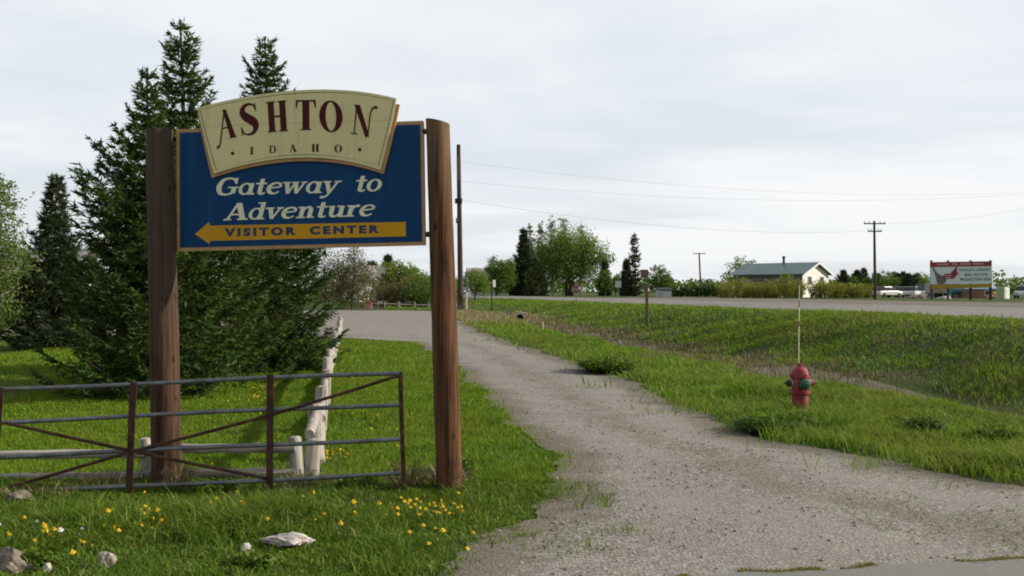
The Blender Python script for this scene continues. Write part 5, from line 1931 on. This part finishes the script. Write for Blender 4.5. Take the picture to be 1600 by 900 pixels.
rock('stone', ground(30, 786) + Vector((0, 0, .05)), (.13, .09, .08), 'grey stone under the lowest gate rail at the left edge', 'stone', M_dirt, 16, .8)


def clump(c, R, H, n, label, mat, seed, w=.03, name='weed_clump', cat='weed clump', group=None):
    """broad leaves springing from one foot"""
    g_ = np.random.default_rng(seed)
    a = g_.random(n) * 6.283
    r = R * np.sqrt(g_.random(n)) * .6
    x0, y0 = c.x + r * np.cos(a), c.y + r * np.sin(a)
    z0 = terrain(x0, y0)
    ln = R * g_.uniform(.3, .9, n)
    h = H * g_.uniform(.5, 1.1, n) * (1.1 - .6 * r / R)
    ww = w * g_.uniform(.6, 1.3, n)
    px, py = -np.sin(a) * ww / 2, np.cos(a) * ww / 2
    dx, dy = np.cos(a + g_.normal(0, .5, n)) * ln, np.sin(a + g_.normal(0, .5, n)) * ln
    P = np.zeros((n, 7, 3))
    P[:, 0] = np.stack([x0, y0, z0 - .02], 1)
    P[:, 1] = np.stack([x0 + dx * .3 + px, y0 + dy * .3 + py, z0 + h * .6], 1)
    P[:, 2] = np.stack([x0 + dx * .3 - px, y0 + dy * .3 - py, z0 + h * .6], 1)
    P[:, 3] = np.stack([x0 + dx * .7 + px, y0 + dy * .7 + py, z0 + h], 1)
    P[:, 4] = np.stack([x0 + dx * .7 - px, y0 + dy * .7 - py, z0 + h], 1)
    P[:, 5] = np.stack([x0 + dx, y0 + dy, z0 + h * .85], 1)
    k = np.arange(n) * 7
    o = raw_mesh(name, P.reshape(-1, 3), [np.stack([k, k + 1, k + 2], 1), np.stack([k + 3, k + 4, k + 5], 1), np.stack([k + 1, k + 3, k + 4, k + 2], 1)], mat, origin=c)
    return tag(o, label, cat, group)


for i, (px, py, R, H, n, lab) in enumerate([
        (1195, 676, .42, .17, 620, 'large dark weed clump at the left foot of the fire hydrant'),
        (1240, 672, .30, .20, 520, 'leafy weed clump right in front of the fire hydrant'),
        (1446, 680, .24, .19, 420, 'dark round weed clump standing alone right of the hydrant'),
        (1400, 668, .18, .13, 220, 'small weed clump left of the dark round weed clump'),
        (948, 582, .75, .30, 620, 'bushy weed clump on the bend of the drive edge'),
        (724, 748, .13, .16, 160, 'pale leafy weed at the foot of the right sign post'),
        (560, 770, .22, .11, 220, 'leafy weeds under the lowest gate rail'),
        (330, 772, .22, .10, 200, 'leafy weeds at the foot of the weathered left post'),
        (60, 886, .14, .10, 260, 'bright tuft beside the grey brown boulder'),
        (400, 885, .15, .08, 200, 'tussock below the flat whitish stone'),
        (1560, 690, .3, .16, 360, 'weed clump at the right edge of the photo')]):
    clump(ground(px, py), R * .95, H * 1.15, int(n * 1.1), lab, M_weed_leaf if i in (0, 2) else M_long_leaf, 200 + i, .028 if i != 4 else .05)
for i, (px, py, R, H, n, lab) in enumerate([
        (278, 770, .20, .26, 110, 'straw coloured dead grass tuft at the foot of the weathered left post'),
        (700, 766, .26, .26, 170, 'straw coloured dead grass tuft at the foot of the right sign post'),
        (635, 768, .28, .28, 190, 'straw coloured dead grass tuft under the free end of the gate'),
        (470, 765, .22, .16, 90, 'straw coloured dead grass tuft below the fence corner'),
        (30, 782, .30, .10, 120, 'straw coloured dead grass tuft at the left edge under the gate')]):
    clump(ground(px, py), R, H, n, lab, M_dry_leaf, 240 + i, .008, 'dry_tuft', 'grass tuft')


def flower_mesh(name, petal, r, h):
    m = MB()
    m.cur = 0
    m.tube([Vector((0, 0, -.02)), Vector((.01, .004, h * .6)), Vector((.016, .008, h))], [.003, .0028, .0025], 5, False)
    m.cur = 1
    rr = random.Random(5)
    for ringi, (n, rad, zt) in enumerate(((14, r, .004), (11, r * .75, .012), (7, r * .45, .018))):
        for k in range(n):
            a = 2 * math.pi * k / n + ringi * .3 + rr.uniform(-.1, .1)
            d = Vector((math.cos(a), math.sin(a), 0))
            s_ = Vector((-d.y, d.x, 0)) * r * .20
            c = Vector((.016, .008, h + zt * .5))
            e = c + d * rad * rr.uniform(.85, 1.1) + Vector((0, 0, zt * r * 22))
            m.add([c - s_ * .3, c + s_ * .3, e + s_, e - s_], [(0, 1, 2, 3)])
    m.lathe(Vector((.016, .008, h - .008)), [(.004, 0), (r * .42, .006), (r * .5, .014), (r * .2, .018)], 8)
    return m


def flowers(name, petal, r, h, spots, label, cat, group):
    proto = flower_mesh(name, petal, r, h).build(name, [M_stem, petal], None, recalc=False)
    tag(proto, label, cat, group)
    rr = random.Random(9)
    for i, p in enumerate(spots):
        o = proto if i == 0 else proto.copy()
        if i:
            C.objects.link(o)
        o.location = p
        s = rr.uniform(.55, 1.3)
        o.scale = (s, s, s * rr.uniform(.8, 1.2))
        o.rotation_euler = (rr.uniform(-.35, .35), rr.uniform(-.35, .35), rr.uniform(0, 6.28))


Zf = lambda x, y: (x / 5, 760 + y / 5)
d_px = [Zf(*q) for q in [(10, 200), (428, 250), (360, 400), (455, 425), (230, 465), (645, 445), (715, 455), (610, 568), (870, 335), (940, 300), (1060, 270), (1100, 262), (1060, 308), (1185, 275), (1140, 225), (1275, 220), (1300, 268), (1390, 265), (935, 375), (1310, 362), (1300, 350), (1185, 335), (1480, 338), (1540, 335), (1580, 285), (1555, 350), (1590, 340), (170, 265), (345, 385), (385, 405), (625, 435), (1090, 275), (1045, 275), (855, 325), (890, 345)]]
d_px += [(338, 802), (352, 800), (372, 804), (345, 810), (330, 812), (362, 815), (386, 800), (395, 808), (318, 822), (405, 806)]
Zg = lambda x, y: (380 + x / 3.077, 640 + y / 3.077)
d_px += [Zg(*q) for q in [(22, 500), (300, 490), (350, 520), (405, 500), (435, 540), (525, 465), (685, 490), (815, 460), (835, 452), (858, 448), (930, 502), (965, 490), (985, 495), (1020, 490), (1075, 488), (1100, 490), (750, 582), (785, 605), (880, 570), (915, 568), (900, 640), (960, 615), (1128, 602), (1070, 680), (18, 542), (630, 48), (660, 45), (430, 238), (445, 228), (485, 240), (490, 215), (415, 222), (745, 108), (910, 475), (940, 480)]]
rng2 = random.Random(77)
sp = []
for px, py in d_px:
    g_ = ground(px, py + 12 * (9.5 / max(6.5, 2850 / (py - 440)))) if py > 740 else ground(px, py + 4)
    sp.append(g_)
for k in range(26):      # the yellow patches in the lawn, behind the fence
    px = rng2.gauss(392, 16)
    sp.append(ground(px, rng2.uniform(606, 638)))
for k in range(18):
    sp.append(ground(rng2.uniform(290, 660), rng2.uniform(650, 740)))
for cx_, cy_, n_, sx_, sy_ in ((350, 806, 26, 32, 10), (225, 815, 16, 40, 10), (70, 845, 12, 45, 12), (690, 800, 22, 28, 9), (420, 800, 12, 40, 10), (590, 810, 10, 50, 12), (520, 716, 12, 22, 5)):
    for k in range(n_):
        sp.append(ground(rng2.gauss(cx_, sx_), rng2.gauss(cy_, sy_) + 8))
flowers('dandelion', M_dandelion, .017, .095, sp, 'yellow dandelion in bloom in the grass around the gate and fences', 'dandelion', 'dandelions blooming in the grass')
w_px = [Zf(*q) for q in [(62, 285), (5, 318), (188, 308), (270, 297), (255, 320), (630, 350), (610, 380), (512, 398), (290, 432)]] + [Zg(*q) for q in [(222, 490), (660, 512)]]
flowers('white_flower', M_petal, .019, .09, [ground(px, py + 13) for px, py in w_px], 'small white seed head or blossom in the verge below the gate', 'flower', 'white blossoms in the verge')
